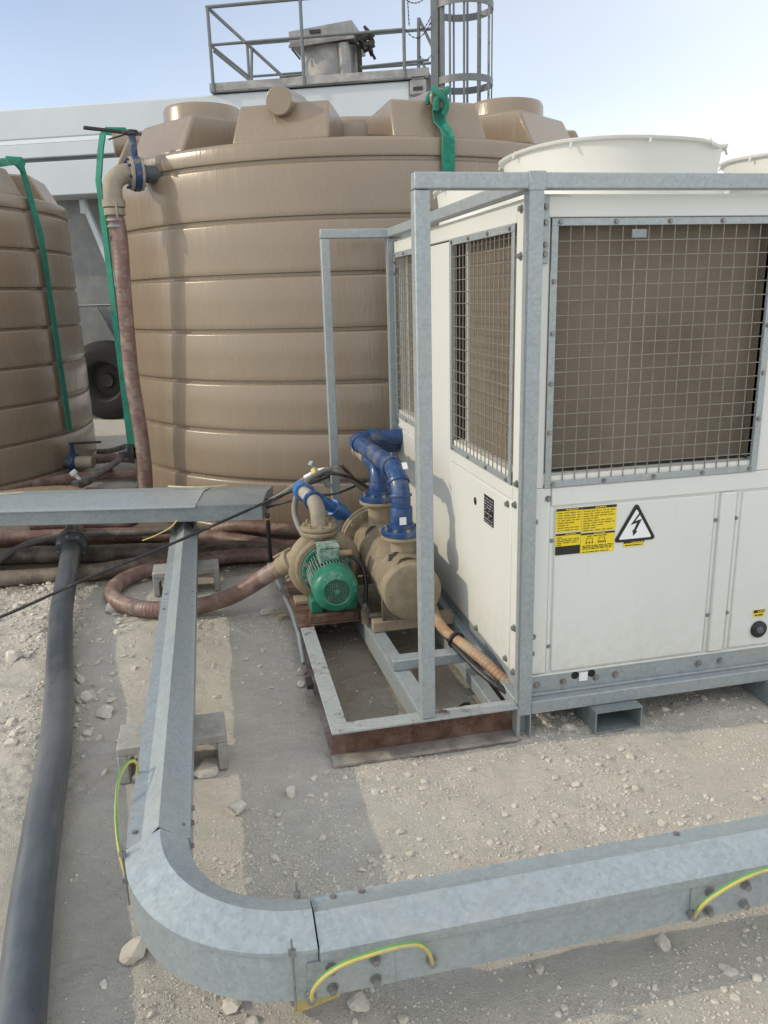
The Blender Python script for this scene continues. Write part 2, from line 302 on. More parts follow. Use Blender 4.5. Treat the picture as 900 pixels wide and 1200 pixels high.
# ------------------------------------------------------------------ mesh building
BASE = {}
class MB:
    def __init__(s): s.v = []; s.f = []
    def add(s, vs, fs):
        o = len(s.v); s.v += [Vector(p) for p in vs]; s.f += [tuple(i+o for i in f) for f in fs]; return s
    def box(s, x0, x1, y0, y1, z0, z1):
        return s.add([(x0,y0,z0),(x1,y0,z0),(x1,y1,z0),(x0,y1,z0),(x0,y0,z1),(x1,y0,z1),(x1,y1,z1),(x0,y1,z1)],
                     [(0,3,2,1),(4,5,6,7),(0,1,5,4),(1,2,6,5),(2,3,7,6),(3,0,4,7)])
    def hexa(s, p):   # eight corners, bottom ring then top ring, counter-clockwise
        return s.add(p, [(0,3,2,1),(4,5,6,7),(0,1,5,4),(1,2,6,5),(2,3,7,6),(3,0,4,7)])
    def obox(s, o, u, v, w, u0, u1, v0, v1, w0, w1):
        o, u, v, w = map(Vector, (o, u, v, w))
        P = lambda a, b, c: o + u*a + v*b + w*c
        return s.hexa([P(u0,v0,w0),P(u1,v0,w0),P(u1,v1,w0),P(u0,v1,w0),P(u0,v0,w1),P(u1,v0,w1),P(u1,v1,w1),P(u0,v1,w1)])
    def beam(s, p, q, w, h, side=None):
        p, q = Vector(p), Vector(q); d = (q-p); L = d.length; d.normalize()
        a = Vector(side) if side else (Vector((0,0,1)) if abs(d.z) < 0.9 else Vector((1,0,0)))
        a = (a - d*a.dot(d)).normalized(); b = d.cross(a)
        return s.obox(p, d, b, a, 0, L, -w/2, w/2, -h/2, h/2)
    def tube(s, pts, r, n=10, caps=True, rf=None, flat=None):
        pts = [Vector(p) for p in pts]; N = len(pts)
        tan = [(pts[min(i+1, N-1)]-pts[max(i-1, 0)]).normalized() for i in range(N)]
        a = Vector((0,0,1)) if abs(tan[0].z) < 0.9 else Vector((1,0,0))
        a = (a - tan[0]*a.dot(tan[0])).normalized(); o = len(s.v)
        for i in range(N):
            a = (a - tan[i]*a.dot(tan[i])).normalized(); b = tan[i].cross(a)
            rr = rf(i) if rf else r
            for k in range(n):
                t = 2*math.pi*k/n
                s.v.append(pts[i] + a*(math.cos(t)*rr) + b*(math.sin(t)*rr))
        for i in range(N-1):
            for k in range(n):
                s.f.append((o+i*n+k, o+i*n+(k+1)%n, o+(i+1)*n+(k+1)%n, o+(i+1)*n+k))
        if caps:
            s.f.append(tuple(o+k for k in reversed(range(n)))); s.f.append(tuple(o+(N-1)*n+k for k in range(n)))
        return s
    def ribbon(s, pts, nrm, w, th):
        """flat strap along pts, facing nrm (one per point)"""
        pts = [Vector(p) for p in pts]; N = len(pts); o = len(s.v)
        for i in range(N):
            d = (pts[min(i+1, N-1)]-pts[max(i-1, 0)]).normalized(); n_ = Vector(nrm[i]).normalized(); b = d.cross(n_).normalized()
            for (x, y) in ((-w/2, -th/2), (w/2, -th/2), (w/2, th/2), (-w/2, th/2)): s.v.append(pts[i] + b*x + n_*y)
        for i in range(N-1):
            for k in range(4): s.f.append((o+i*4+k, o+(i+1)*4+k, o+(i+1)*4+(k+1)%4, o+i*4+(k+1)%4))
        s.f.append((o, o+1, o+2, o+3)); s.f.append(tuple(o+(N-1)*4+k for k in (3, 2, 1, 0)))
        return s
    def lathe(s, prof, o=(0,0,0), ax=(0,0,1), n=48, a0=0, a1=360):
        o, ax = Vector(o), Vector(ax).normalized()
        a = Vector((0,1,0)) if abs(ax.y) < 0.9 else Vector((1,0,0))
        a = (a - ax*a.dot(ax)).normalized(); b = ax.cross(a); full = a1-a0 >= 360
        m = n if full else n+1; st = len(s.v)
        for (r, h) in prof:
            for k in range(m):
                t = R(a0 + (a1-a0)*k/n); s.v.append(o + ax*h + a*(math.cos(t)*r) + b*(math.sin(t)*r))
        for i in range(len(prof)-1):
            for k in range(n):
                k2 = (k+1) % m
                s.f.append((st+i*m+k, st+i*m+k2, st+(i+1)*m+k2, st+(i+1)*m+k))
        return s
    def cyl(s, p, q, r, n=16, r2=None):
        p, q = Vector(p), Vector(q); L = (q-p).length; r2 = r if r2 is None else r2
        return s.lathe([(0.0005, 0), (r, 0), (r2, L), (0.0005, L)], p, q-p, n)
    def bolt(s, p, d, r=0.009, h=0.007):
        p, d = Vector(p), Vector(d).normalized()
        s.cyl(p, p+d*0.002, r*1.5, 10); return s.cyl(p+d*0.0015, p+d*h, r, 6)
    def prism(s, poly, o, u, v, w, depth):
        """polygon in (u, v) extruded along w"""
        o, u, v, w = map(Vector, (o, u, v, w)); n = len(poly)
        P = [o+u*a+v*b for a, b in poly]; P += [p+w*depth for p in P]
        return s.add(P, [tuple(reversed(range(n))), tuple(range(n, 2*n))] + [(i, (i+1) % n, n+(i+1) % n, n+i) for i in range(n)])
    def build(s, name, mat, parent=None, bevel=0, smooth=35, seg=2, loc=None):
        b = Vector(loc) if loc is not None else (BASE[parent.name] if parent else Vector((0,0,0)))
        me = bpy.data.meshes.new(name); me.from_pydata([tuple(p-b) for p in s.v], [], s.f)
        import bmesh
        bm = bmesh.new(); bm.from_mesh(me); bmesh.ops.recalc_face_normals(bm, faces=bm.faces); bm.to_mesh(me); bm.free()
        me.materials.append(MT[mat] if isinstance(mat, str) else mat)
        if smooth:
            me.polygons.foreach_set('use_smooth', [True]*len(me.polygons)); me.set_sharp_from_angle(angle=R(smooth))
        o = bpy.data.objects.new(name, me); COL.objects.link(o)
        if parent: o.parent = parent
        else: o.location = b
        BASE[o.name] = b
        if bevel:
            md = o.modifiers.new('bevel', 'BEVEL'); md.width = bevel; md.segments = seg; md.limit_method = 'ANGLE'; md.angle_limit = R(40)
        return o
def tag(o, label=None, cat=None, group=None, kind=None):
    if label: o['label'] = label
    if cat: o['category'] = cat
    if group: o['group'] = group
    if kind: o['kind'] = kind
    return o
def thing(name, loc, label, cat, group=None):
    o = bpy.data.objects.new(name, None); COL.objects.link(o); o.location = loc; o.empty_display_size = 0.1
    BASE[o.name] = Vector(loc); return tag(o, label, cat, group)
def copy_tree(o, parent=None):
    c = o.copy(); COL.objects.link(c); c.parent = parent
    BASE[c.name] = BASE[o.name]
    for ch in list(o.children): copy_tree(ch, c)
    return c
def spline(pts, step=0.03):
    pts = [Vector(p) for p in pts]; P = [pts[0]*2-pts[1]] + pts + [pts[-1]*2-pts[-2]]; out = []
    for i in range(1, len(P)-2):
        a, b, c, d = P[i-1:i+3]; n = max(2, int((c-b).length/step))
        for k in range(n):
            t = k/n
            out.append(0.5*((2*b) + (c-a)*t + (2*a-5*b+4*c-d)*t*t + (3*b-a-3*c+d)*t**3))
    out.append(P[-2]); return out
def arc(c, r, u, v, a0, a1, n=8):
    c, u, v = Vector(c), Vector(u), Vector(v)
    return [c + u*(r*math.cos(R(a0+(a1-a0)*i/n))) + v*(r*math.sin(R(a0+(a1-a0)*i/n))) for i in range(n+1)]
X, Y, Z = Vector((1,0,0)), Vector((0,1,0)), Vector((0,0,1))

# ------------------------------------------------------------------ ground
def axis(lo, hi, step, far):
    a = list(np.arange(lo, hi+1e-6, step)); s = step; x = a[-1]
    while x < far: s *= 1.5; x += s; a.append(x)
    s = step; x = a[0]; pre = []
    while x > -far: s *= 1.5; x -= s; pre.append(x)
    return np.array(pre[::-1] + a)
def fade(a, lo, hi): return min(1, max(0, (a-lo)/(hi-lo)))
def gheight(x, y):
    if x < -5 or x > 3 or y < -2.2 or y > 8: return -0.004
    p = Vector((x, y, 0.0))
    rough = 0.30 + 0.7*fade(noise.noise(p*1.3+Vector((4,2,0))), -0.2, 0.35)
    left = fade(-1.75-x+0.12*(y-1)*-1*0.0, 0, 0.25)*fade(y, -0.9, 0.1)*fade(3.0-y, 0, 0.4)
    h = 0.011*max(0, noise.noise(p*27+Vector((3,7,1)))-0.10)*rough + 0.010*noise.noise(p*2.2) + 0.006*noise.noise(p*7) + (0.0045+0.010*left)*rough*noise.noise(p*19) + (0.0062+0.006*left)*rough*noise.noise(p*43) + 0.0030*rough*noise.noise(p*71)
    mound = 0.03*fade(noise.noise(p*3.1+Vector((9,1,0))), -0.1, 0.5)*left
    return h + mound - 0.006
gx, gy = axis(-3.0, 1.6, 0.012, 400), axis(-1.4, 2.9, 0.012, 400)
gv = [(float(x), float(y), gheight(x, y)) for y in gy for x in gx]
nx, ny = len(gx), len(gy)
idx = np.arange(nx*ny).reshape(ny, nx)
gf = np.stack([idx[:-1,:-1], idx[:-1,1:], idx[1:,1:], idx[1:,:-1]], -1).reshape(-1, 4)
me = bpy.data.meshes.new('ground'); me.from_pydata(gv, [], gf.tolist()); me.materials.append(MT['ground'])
me.polygons.foreach_set('use_smooth', [True]*len(me.polygons))
go = bpy.data.objects.new('ground', me); COL.objects.link(go); tag(go, kind='structure')

# ------------------------------------------------------------------ water tanks
def make_tank(loc, name, label, lugs, turn=0):
    t = thing(name, loc, label, 'water tank', 'ribbed plastic water tanks')
    o = Vector(loc); RR = 2.05
    prof = [(0.001, 0.002), (RR-0.03, 0.002), (RR-0.015, 0.03)]
    ribs = [0.12, 0.46, 0.80, 1.136, 1.477, 1.827, 2.168, 2.504]
    prev = 0.03
    for z in ribs:
        mid = (prev+z)/2
        prof += [(RR, prev+0.05), (RR+0.002, mid), (RR, z-0.030), (RR-0.003, z-0.022), (RR-0.022, z-0.010), (RR-0.022, z+0.008), (RR-0.002, z+0.013), (RR+0.001, z+0.026)]
        prev = z
    prof += [(RR, 2.545), (RR, 2.60), (RR-0.012, 2.622), (RR-0.055, 2.632), (1.92, 2.64)]
    MB().lathe(prof, o, Z, 160).build('tank_body', 'tank', t, smooth=50)
    MB().lathe([(1.92, 2.639), (1.7, 2.655), (0.95, 2.70), (0.9, 2.92), (0.5, 2.97), (0.001, 2.98)], o, Z, 96).build('dome', 'tank', t, smooth=25)
    def pt(phi, r, z):        # phi measured from -Y towards +X
        a = R(phi+turn); return o + Vector((r*math.sin(a), -r*math.cos(a), z))
    hw = 9.3
    for k in range(12):
        ph = 6 + 30*k
        m = MB()
        m.hexa([pt(ph-hw, 2.00, 2.625), pt(ph+hw, 2.00, 2.625), pt(ph+hw, 0.86, 2.67), pt(ph-hw, 0.86, 2.67),
                pt(ph-hw, 1.865, 2.872), pt(ph+hw, 1.865, 2.872), pt(ph+hw, 0.86, 2.95), pt(ph-hw, 0.86, 2.95)])
        m.build('dome_block', 'tank', t, bevel=0.02, seg=3)
    for ph in (38, -56, 124, -142):
        c = pt(ph, 1.5, 0) ; c.z = o.z
        MB().lathe([(0.29, 2.60), (0.275, 2.97), (0.262, 2.995), (0.24, 3.0), (0.001, 3.0)], c, Z, 40).build('neck', 'tank', t)
    for ph in lugs:
        p0, p1 = pt(ph, 1.55, 2.895), pt(ph, 1.945, 2.865)
        MB().cyl(p0, p1, 0.060 if ph == 6 else 0.086, 28).build('lifting_lug', 'tank', t, bevel=0.008)
    lid = pt(90, 0.0, 0); lid.z = 0
    MB().lathe([(0.46, 2.96), (0.46, 3.03), (0.43, 3.06), (0.001, 3.07)], o, Z, 48).build('lid', 'tank', t)
    return t, pt
TC = (0.29, 4.62, 0.0); LC = (-4.4, 6.4, 0.0)
tankA, ptA = make_tank(TC, 'water_tank', 'large beige ribbed plastic tank behind the white chiller, with the hose valve on its shoulder', (-24, 6, -84, 96))
tankB, ptB = make_tank(LC, 'water_tank', 'shaded beige ribbed plastic tank cut off by the left edge of the photo', (-33, 147), 21)

# straps
def strap(pts, nrm, w, name, label, tail=None):
    t = thing(name, pts[0], label, 'strap', 'green lashing straps on the tanks')
    MB().ribbon(pts, nrm, w, 0.010).build('webbing', 'strap', t)
    return t
def surf(C, phi, z, off=0.014):
    a = R(phi); r = 2.05+off if z < 2.6 else 1.95+off-(z-2.62)*0.4
    return Vector((C[0]+r*math.sin(a), C[1]-r*math.cos(a), z)), Vector((math.sin(a), -math.cos(a), 0))
def strap_on(C, phis, zs, w, top, name, label):
    P, N = [], []
    for q in top: P.append(Vector(q[0])); N.append(Vector(q[1]))
    for ph, z in zip(phis, zs):
        p, n = surf(C, ph, z); P.append(p); N.append(n)
    # resample linearly with slight waviness
    t = strap(P, N, w, name, label); return t
# knotted strap, front of the big tank
nf = Vector((math.sin(R(6)), -math.cos(R(6)), 0)); lug = ptA(6, 1.945, 2.865)
st = thing('lashing_strap', lug, 'green strap knotted over the lug at the front of the big tank', 'strap', 'green lashing straps on the tanks')
m = MB(); side = nf.cross(Z)
for s_off, tw in ((-0.022, 0.5), (0.018, -0.4)):
    P = [lug + nf*0.02 + side*s_off*1.0 + Z*0.02]; N = [nf]
    zz = [2.80, 2.72, 2.66, 2.62, 2.58, 2.5, 2.3, 2.0, 1.7, 1.4, 1.0, 0.6]
    for i, z in enumerate(zz):
        p, n = surf(TC, 6, z, 0.03 if z > 2.67 else 0.02)
        if 2.57 < z < 2.67: p = Vector((TC[0], TC[1], z)) + n*(2.035 if z > 2.65 else 2.072)
        P.append(p + side*s_off*(1+0.15*math.sin(i*1.7))); N.append((n + side*tw).normalized())
    m.ribbon(P, N, 0.046, 0.010)
m.build('webbing', 'strap', st)
kn = MB()
kn.tube(spline([lug+nf*0.02+side*-0.05+Z*0.05, lug+nf*0.04+side*-0.015+Z*0.015, lug+nf*0.04+side*0.035+Z*-0.02, lug+nf*0.03+side*0.04+Z*-0.08], 0.015), 0.020, 8)
kn.tube(spline([lug+nf*0.02+side*0.05+Z*0.05, lug+nf*0.055+side*0.015+Z*0.0, lug+nf*0.05+side*-0.025+Z*-0.04, lug+nf*0.03+side*-0.015+Z*-0.10], 0.015), 0.020, 8)
kn.tube(arc(lug+nf*-0.04-Z*0.02, 0.068, side, Z, -10, 190, 14), 0.016, 8)
kn.build('knot', 'strap', st)
# strap down the left side of the big tank
P, N = [], []
for ph, z, off in ((-84, 2.965, -0.14), (-84, 2.965, 0.0), (-83.8, 2.94, 0.035), (-83.5, 2.84, 0.060), (-83, 2.75, 0.078), (-83, 2.67, 0.092), (-82.7, 2.60, 0.036), (-82.5, 2.52, 0.032), (-82, 2.2, 0.032), (-81.5, 1.8, 0.03), (-81, 1.4, 0.03), (-80, 1.0, 0.03), (-79, 0.72, 0.03), (-78.5, 0.52, 0.03)):
    a = R(ph); r = 2.05+off
    if z > 2.65: r = 1.98+off
    n = Vector((math.sin(a), -math.cos(a), 0)); P.append(Vector((TC[0], TC[1], 0)) + n*r + Z*z); N.append(n + Vector((0.0, -0.9, 0)))
st = thing('lashing_strap', P[0], 'long green strap running down the left edge of the big tank', 'strap', 'green lashing straps on the tanks')
m = MB().ribbon(P, N, 0.062, 0.012); m.build('webbing', 'strap', st)
MB().ribbon([p+Vector((0.02,-0.012,0)) for p in P[-4:]], N[-4:], 0.10, 0.02).build('folded_end', 'strap', st)
MB().beam(P[-1]+Z*0.03, P[-1]+Z*-0.10, 0.10, 0.05).beam(P[-1]+Vector((-0.1,0,-0.06)), P[-1]+Vector((0.12,-0.03,-0.04)), 0.03, 0.05).build('ratchet', 'black', st, bevel=0.006)
# strap on the left tank
pl = [(-2.58, 5.44, 2.90), (-2.545, 5.50, 2.86), (-2.53, 5.53, 2.73), (-2.51, 5.56, 2.55), (-2.48, 5.60, 2.30), (-2.48, 5.63, 2.12), (-2.475, 5.645, 1.54), (-2.47, 5.655, 1.01), (-2.465, 5.67, 0.47)]
P = [Vector(p) for p in pl]; N = [(Vector((p[0]-LC[0], p[1]-LC[1], 0))).normalized() for p in pl]
P = [p + n*0.012 for p, n in zip(P, N)]; P.insert(0, P[0]-N[0]*0.2); N.insert(0, N[0])
st = thing('lashing_strap', P[1], 'green strap slanting down the shaded left tank', 'strap', 'green lashing straps on the tanks')
MB().ribbon(P, N, 0.075, 0.010).build('webbing', 'strap', st)
MB().ribbon([P[2]+N[2]*0.02, P[1]+N[1]*0.03, P[1]+N[1]*-0.05+Z*0.03], [N[2], N[1], Z], 0.11, 0.02).build('hooked_end', 'strap', st)

# outlet valve with hose on the big tank
s0 = Vector((-1.305, 3.345, 2.505)); n = Vector((-0.965, -0.26, 0.0)).normalized(); sd_ = n.cross(Z)
tv = thing('butterfly_valve', s0, 'blue butterfly valve with black lever on a beige elbow, high on the big tank', 'valve')
MB().cyl(s0-n*0.05, s0+n*0.09, 0.055, 20).build('spigot', 'dgreen', tv)
MB().cyl(s0+n*0.085, s0+n*0.105, 0.105, 28).build('flange', 'pgrey', tv, bevel=0.003)
m = MB().cyl(s0+n*0.107, s0+n*0.145, 0.112, 28)
for k in range(8):
    a = k*math.pi/4+0.3; q = s0+n*0.075 + sd_*0.088*math.cos(a) + Z*0.088*math.sin(a); m.cyl(q, q+n*0.115, 0.010, 6)
vb = m.build('valve_body', 'vblue', tv, bevel=0.003)
MB().cyl(s0+n*0.126+Z*0.08, s0+n*0.126+Z*0.235, 0.024, 12).build('valve_neck', 'vblue', tv)
m = MB().beam(s0+n*0.126+Z*0.245-n*0.06+sd_*0.0, s0+n*0.126+Z*0.262+n*0.30, 0.035, 0.018).cyl(s0+n*0.126+Z*0.235, s0+n*0.126+Z*0.265, 0.04, 12)
m.beam(s0+n*0.13+Z*0.25, s0+n*0.28+Z*0.20, 0.01, 0.01)
m.build('lever', 'black', tv, bevel=0.003)
MB().cyl(s0+n*0.147, s0+n*0.168, 0.105, 28).build('flange', 'pgrey', tv, bevel=0.003)
ce = s0+n*0.175-Z*0.115
pth = [s0+n*0.16] + arc(ce, 0.115, n, Z, 90, 0, 10) + [ce+n*0.115-Z*0.07]
MB().tube(pth, 0.062, 20).build('elbow', 'pgrey', tv)
hp = ce+n*0.115-Z*0.05
m = MB().cyl(hp, hp-Z*0.05, 0.074, 20).cyl(hp-Z*0.055, hp-Z*0.10, 0.068, 20)
for sgn in (-1, 1): m.beam(hp+sd_*0.075*sgn-Z*0.02, hp+sd_*0.08*sgn-Z*0.13, 0.02, 0.012)
m.build('coupling', 'pgrey', tv, bevel=0.003)
for dz in (0.12, 0.16): MB().lathe([(0.058, 0), (0.061, 0), (0.061, 0.016), (0.058, 0.016)], hp-Z*(dz+0.016), Z, 20).build('hose_clamp', 'bolt', tv)
pts = spline([hp-Z*0.08, (-1.57, 3.27, 2.1), (-1.585, 3.29, 1.75), (-1.60, 3.34, 1.2), (-1.585, 3.38, 0.8), (-1.585, 3.40, 0.45), (-1.62, 3.43, 0.22), (-1.74, 3.50, 0.08), (-1.98, 3.62, 0.055), (-2.5, 3.75, 0.05)], 0.008)
pts[0:1] = [hp-Z*0.08]
th = tag(MB().tube(pts, 0.05, 16, True, lambda i: 0.0515 if (i//2) % 2 else 0.0507).build('suction_hose', 'maroon2', None, loc=hp), 'maroon hose hanging from the beige elbow down the big tank', 'hose', 'hoses around the tanks')

# ------------------------------------------------------------------ steel skid and lifting frame
t = thing('steel_frame', (-0.3, 1.0, 0), 'galvanised steel lifting frame and rusty pump skid around the white chiller', 'frame')
ZT = 2.05; LY = 2.15; TW = 0.05; XR = 2.16
def post(x, y, z0, z1, w=TW, mat='galv'): return MB().box(x, x+w, y, y+w, z0, z1).build('post', mat, t, bevel=0.004)
# hollow corner post, open at its foot
def hollow_post(x, y, z0, z1, cut=0.0):
    m = MB(); w = TW; th = 0.004
    m.box(x, x+th, y, y+w, z0, z1); m.box(x+w-th, x+w, y, y+w, z0, z1); m.box(x+th, x+w-th, y+w-th, y+w, z0, z1); m.box(x+th, x+w-th, y, y+th, z0+cut, z1)
    return m.build('post', 'galv', t)
hollow_post(0, 0, 0.0, ZT-0.052, 0.10)
post(-0.384, 0.004, 0.140, ZT-0.052, 0.052)
post(-0.384, LY-TW, 0.140, ZT-0.052)
post(0, LY-TW, 0, ZT-0.052); post(XR-TW, 0, 0, ZT-0.052); post(XR-TW, LY-TW, 0, ZT-0.052)
zr0 = ZT-0.05
MB().box(-0.384, XR, 0, TW, zr0, ZT).build('top_rail', 'galv', t, bevel=0.004)
MB().box(-0.384, XR, LY-TW, LY, zr0, ZT).build('top_rail', 'galv', t, bevel=0.004)
MB().box(0, TW, TW+0.002, LY-TW-0.002, zr0+0.001, ZT-0.001).build('top_rail', 'galv', t, bevel=0.004)
MB().box(XR-TW, XR, TW+0.002, LY-TW-0.002, zr0+0.001, ZT-0.001).build('top_rail', 'galv', t, bevel=0.004)
MB().box(-0.004, TW+0.004, -0.003, TW+0.002, zr0-0.004, ZT+0.004).build('weld_plate', 'galv', t, bevel=0.002)
MB().box(TW+0.002, XR-TW-0.002, 0.004, 0.052, 0.096, 0.150).build('bottom_rail', 'galv', t, bevel=0.004)
MB().box(0.004, 0.046, TW+0.002, LY-TW-0.002, 0.084, 0.140).build('bottom_rail', 'galv', t, bevel=0.004)
# I-beams of the pump skid
def ibeam(p, q, h=0.139, w=0.066, mats=('galv_rust', 'rust', 'dusty'), web=0.0, th=0.0095):
    p, q = Vector(p), Vector(q); d = (q-p).normalized(); b = d.cross(Z); L = (q-p).length
    m = MB().obox(p, d, b, Z, 0, L, -w/2, w/2, h-0.010, h); m.build('beam_flange', mats[0], t, bevel=0.002)
    MB().obox(p, d, b, Z, 0, L, web-0.005, web+0.005, th+0.0005, h-0.0105).build('beam_web', mats[1], t)
    MB().obox(p, d, b, Z, 0, L, -w/2-(0.012 if web else 0), w/2+(0.012 if web else 0), 0.0, th).build('beam_flange', mats[2], t, bevel=0.002)
ibeam((-0.729, 0.033, 0), (-0.002, 0.033, 0), web=-0.026, th=0.014)
ibeam((-0.696, 0.068, 0), (-0.696, 2.15, 0))
MB().box(-0.006, -0.001, 0.0, 0.066, 0.0102, 0.1285).build('end_plate', 'galv_rust', t)
MB().box(-0.76, -0.7305, 0.52, 0.60, 0.05, 0.075).build('bracket', 'bare', t, bevel=0.003)
# middle channel and cross tube
p, q = Vector((-0.345, 0.07, 0)), Vector((-0.425, 1.95, 0)); d = (q-p).normalized(); b = d.cross(Z)
MB().obox(p, d, b, Z, 0, (q-p).length, -0.034, 0.034, 0.128, 0.136).obox(p, d, b, Z, 0, (q-p).length, -0.034, -0.028, 0.03, 0.1275).build('middle_channel', 'galv', t, bevel=0.002)
MB().box(-0.40, -0.001, 0.42, 0.485, 0.1375, 0.185).build('cross_tube', 'galv', t, bevel=0.004)
MB().box(-0.06, -0.008, 0.07, 1.6, 0.02, 0.08).build('side_channel', 'galv', t, bevel=0.003)
MB().box(-0.74, -0.40, 0.985, 1.62, 0.1405, 0.150).build('pump_plate', 'rust', t, bevel=0.002)
MB().box(-0.68, -0.44, 0.99, 1.06, 0.1505, 0.19).box(-0.66, -0.46, 1.0, 1.35, 0.1502, 0.185).build('pump_plinth', 'rust', t, bevel=0.003)
MB().box(-0.40, 0.0-0.004, 0.83, 0.90, 0.138, 0.190).build('vessel_bearer', 'mud', t, bevel=0.004)
MB().box(-0.40, 0.0-0.004, 1.48, 1.56, 0.138, 0.190).build('vessel_bearer', 'mud', t, bevel=0.004)
MB().beam((-0.40, 2.1, 0.56), (-0.52, 2.0, 0.74), 0.03, 0.03).build('strut', 'galv', t, bevel=0.003)
MB().beam((-0.26, 1.95, 0.62), (-0.36, 1.9, 0.74), 0.04, 0.012).build('strut', 'rust', t, bevel=0.003)
# conduit lying along the skid
tag(MB().tube([(-0.80, 2.1, 0.10), (-0.775, 1.62, 0.135), (-0.748, 1.2, 0.135), (-0.742, 0.95, 0.115), (-0.742, 0.78, 0.05)], 0.0115, 10).build('conduit', 'galv_dull', None, loc=(-0.75, 1.0, 0.1)), 'thin grey conduit lying along the left edge of the pump skid', 'conduit')

# ------------------------------------------------------------------ chiller
c = thing('chiller', (1.05, 1.08, 0), 'white air cooled chiller with wire mesh guards and two fan cowls', 'chiller')
FX, FY = 0.035, 0.052           # left face, front face
x1, y1 = 2.10, 2.09
# base angle strip with bolts and holes
MB().box(0.052, x1, FY+0.003, FY+0.012, 0.151, 0.228).box(0.052, x1, FY-0.012, FY+0.0025, 0.151, 0.160).build('base_angle', 'galv', c, bevel=0.002)
MB().box(FX+0.004, FX+0.012, 0.06, y1, 0.141, 0.19).build('base_angle', 'galv', c, bevel=0.002)
m = MB()
for x in (0.095, 0.205, 0.345, 0.43, 0.80, 0.90, 1.25, 1.5): m.bolt((x, FY+0.003, 0.192), -Y, 0.010, 0.010)
tag(m.build('bolts', 'bolt', c), kind='stuff')
for x in (0.255, 0.325): MB().cyl((x, FY+0.0025, 0.212), (x, FY+0.001, 0.212), 0.016, 16).build('drain_hole', 'dark', c)
MB().box(0.272, 0.308, FY-0.001, FY+0.0025, 0.185, 0.222).build('bracket', 'lwhite', c)
# front face: framing and panels
wall_t = 0.03
def panel(x0, x1_, z0, z1, front=FY, bev=0.006, name='panel', mat='paint'):
    return MB().box(x0, x1_, front, front+wall_t, z0, z1).build(name, mat, c, bevel=bev)
MB().box(0.056, x1, FY+0.010, FY+0.045, 0.2285, 0.985).build('front_wall', 'paint', c)
MB().box(0.053, x1, FY-0.002, FY+0.0095, 0.2285, 0.236).build('base_lip', 'paint', c, bevel=0.002)
panel(0.056, 0.128, 0.240, 0.985, FY, 0.004, 'corner_strip')
panel(0.132, x1, 0.914, 0.985, FY, 0.004, 'cross_strip')
for (a, b) in ((0.150, 0.815), (0.935, 1.60), (1.70, 2.10)):
    panel(a, b, 0.242, 0.905, FY+0.002, 0.005)
    for e0, e1 in ((a-0.020, a-0.004), (b+0.004, b+0.018)): MB().box(e0, e1, FY+0.006, FY+0.02, 0.242, 0.905).build('panel_edge', 'paint', c, bevel=0.004)
for (a, b) in ((0.838, 0.905), (1.625, 1.665)): panel(a, b, 0.238, 0.910, FY-0.004, 0.005, 'cover_strip')
m = MB()
for x, z in ((0.139, 0.78), (0.139, 0.35), (0.826, 0.80), (0.826, 0.40), (0.916, 0.80), (0.916, 0.40), (0.88, 0.28)): m.bolt((x, FY+0.006, z), -Y, 0.0055, 0.005)
for z in (0.945, 0.40): m.bolt((0.072 if z < 0.9 else 0.118, FY, z), -Y, 0.0085, 0.008)
for z in (0.86, 0.33): m.bolt((0.068, FY, z), -Y, 0.0085, 0.008)
tag(m.build('bolts', 'bolt', c), kind='stuff')
# pressure gauge port
MB().lathe([(0.0005, 0), (0.030, 0), (0.036, 0.004), (0.036, 0.012), (0.0005, 0.012)], (1.066, FY-0.010, 0.312), Y, 28).build('port', 'black', c)
MB().lathe([(0.0005, 0), (0.013, 0), (0.016, 0.006)], (1.066, FY-0.016, 0.312), Y, 20).build('port_plug', 'bpipe', c)
# upper part: top strip, posts between modules
panel(0.056, x1, 1.9165, 1.985, FY, 0.004, 'top_strip')
MB().box(0.052, 0.100, FY+0.002, FY+0.03, 0.9855, 1.9155).build('corner_post', 'paint', c, bevel=0.004)
MB().box(0.056, 0.088, FY-0.012, FY+0.0015, 1.77, 1.985).build('hinge_plate', 'galv', c, bevel=0.002)
m = MB()
for z in (1.95, 1.90, 1.83, 1.80): m.bolt((0.074, FY-0.012, z), -Y, 0.008, 0.012)
tag(m.build('bolts', 'bolt', c), kind='stuff')
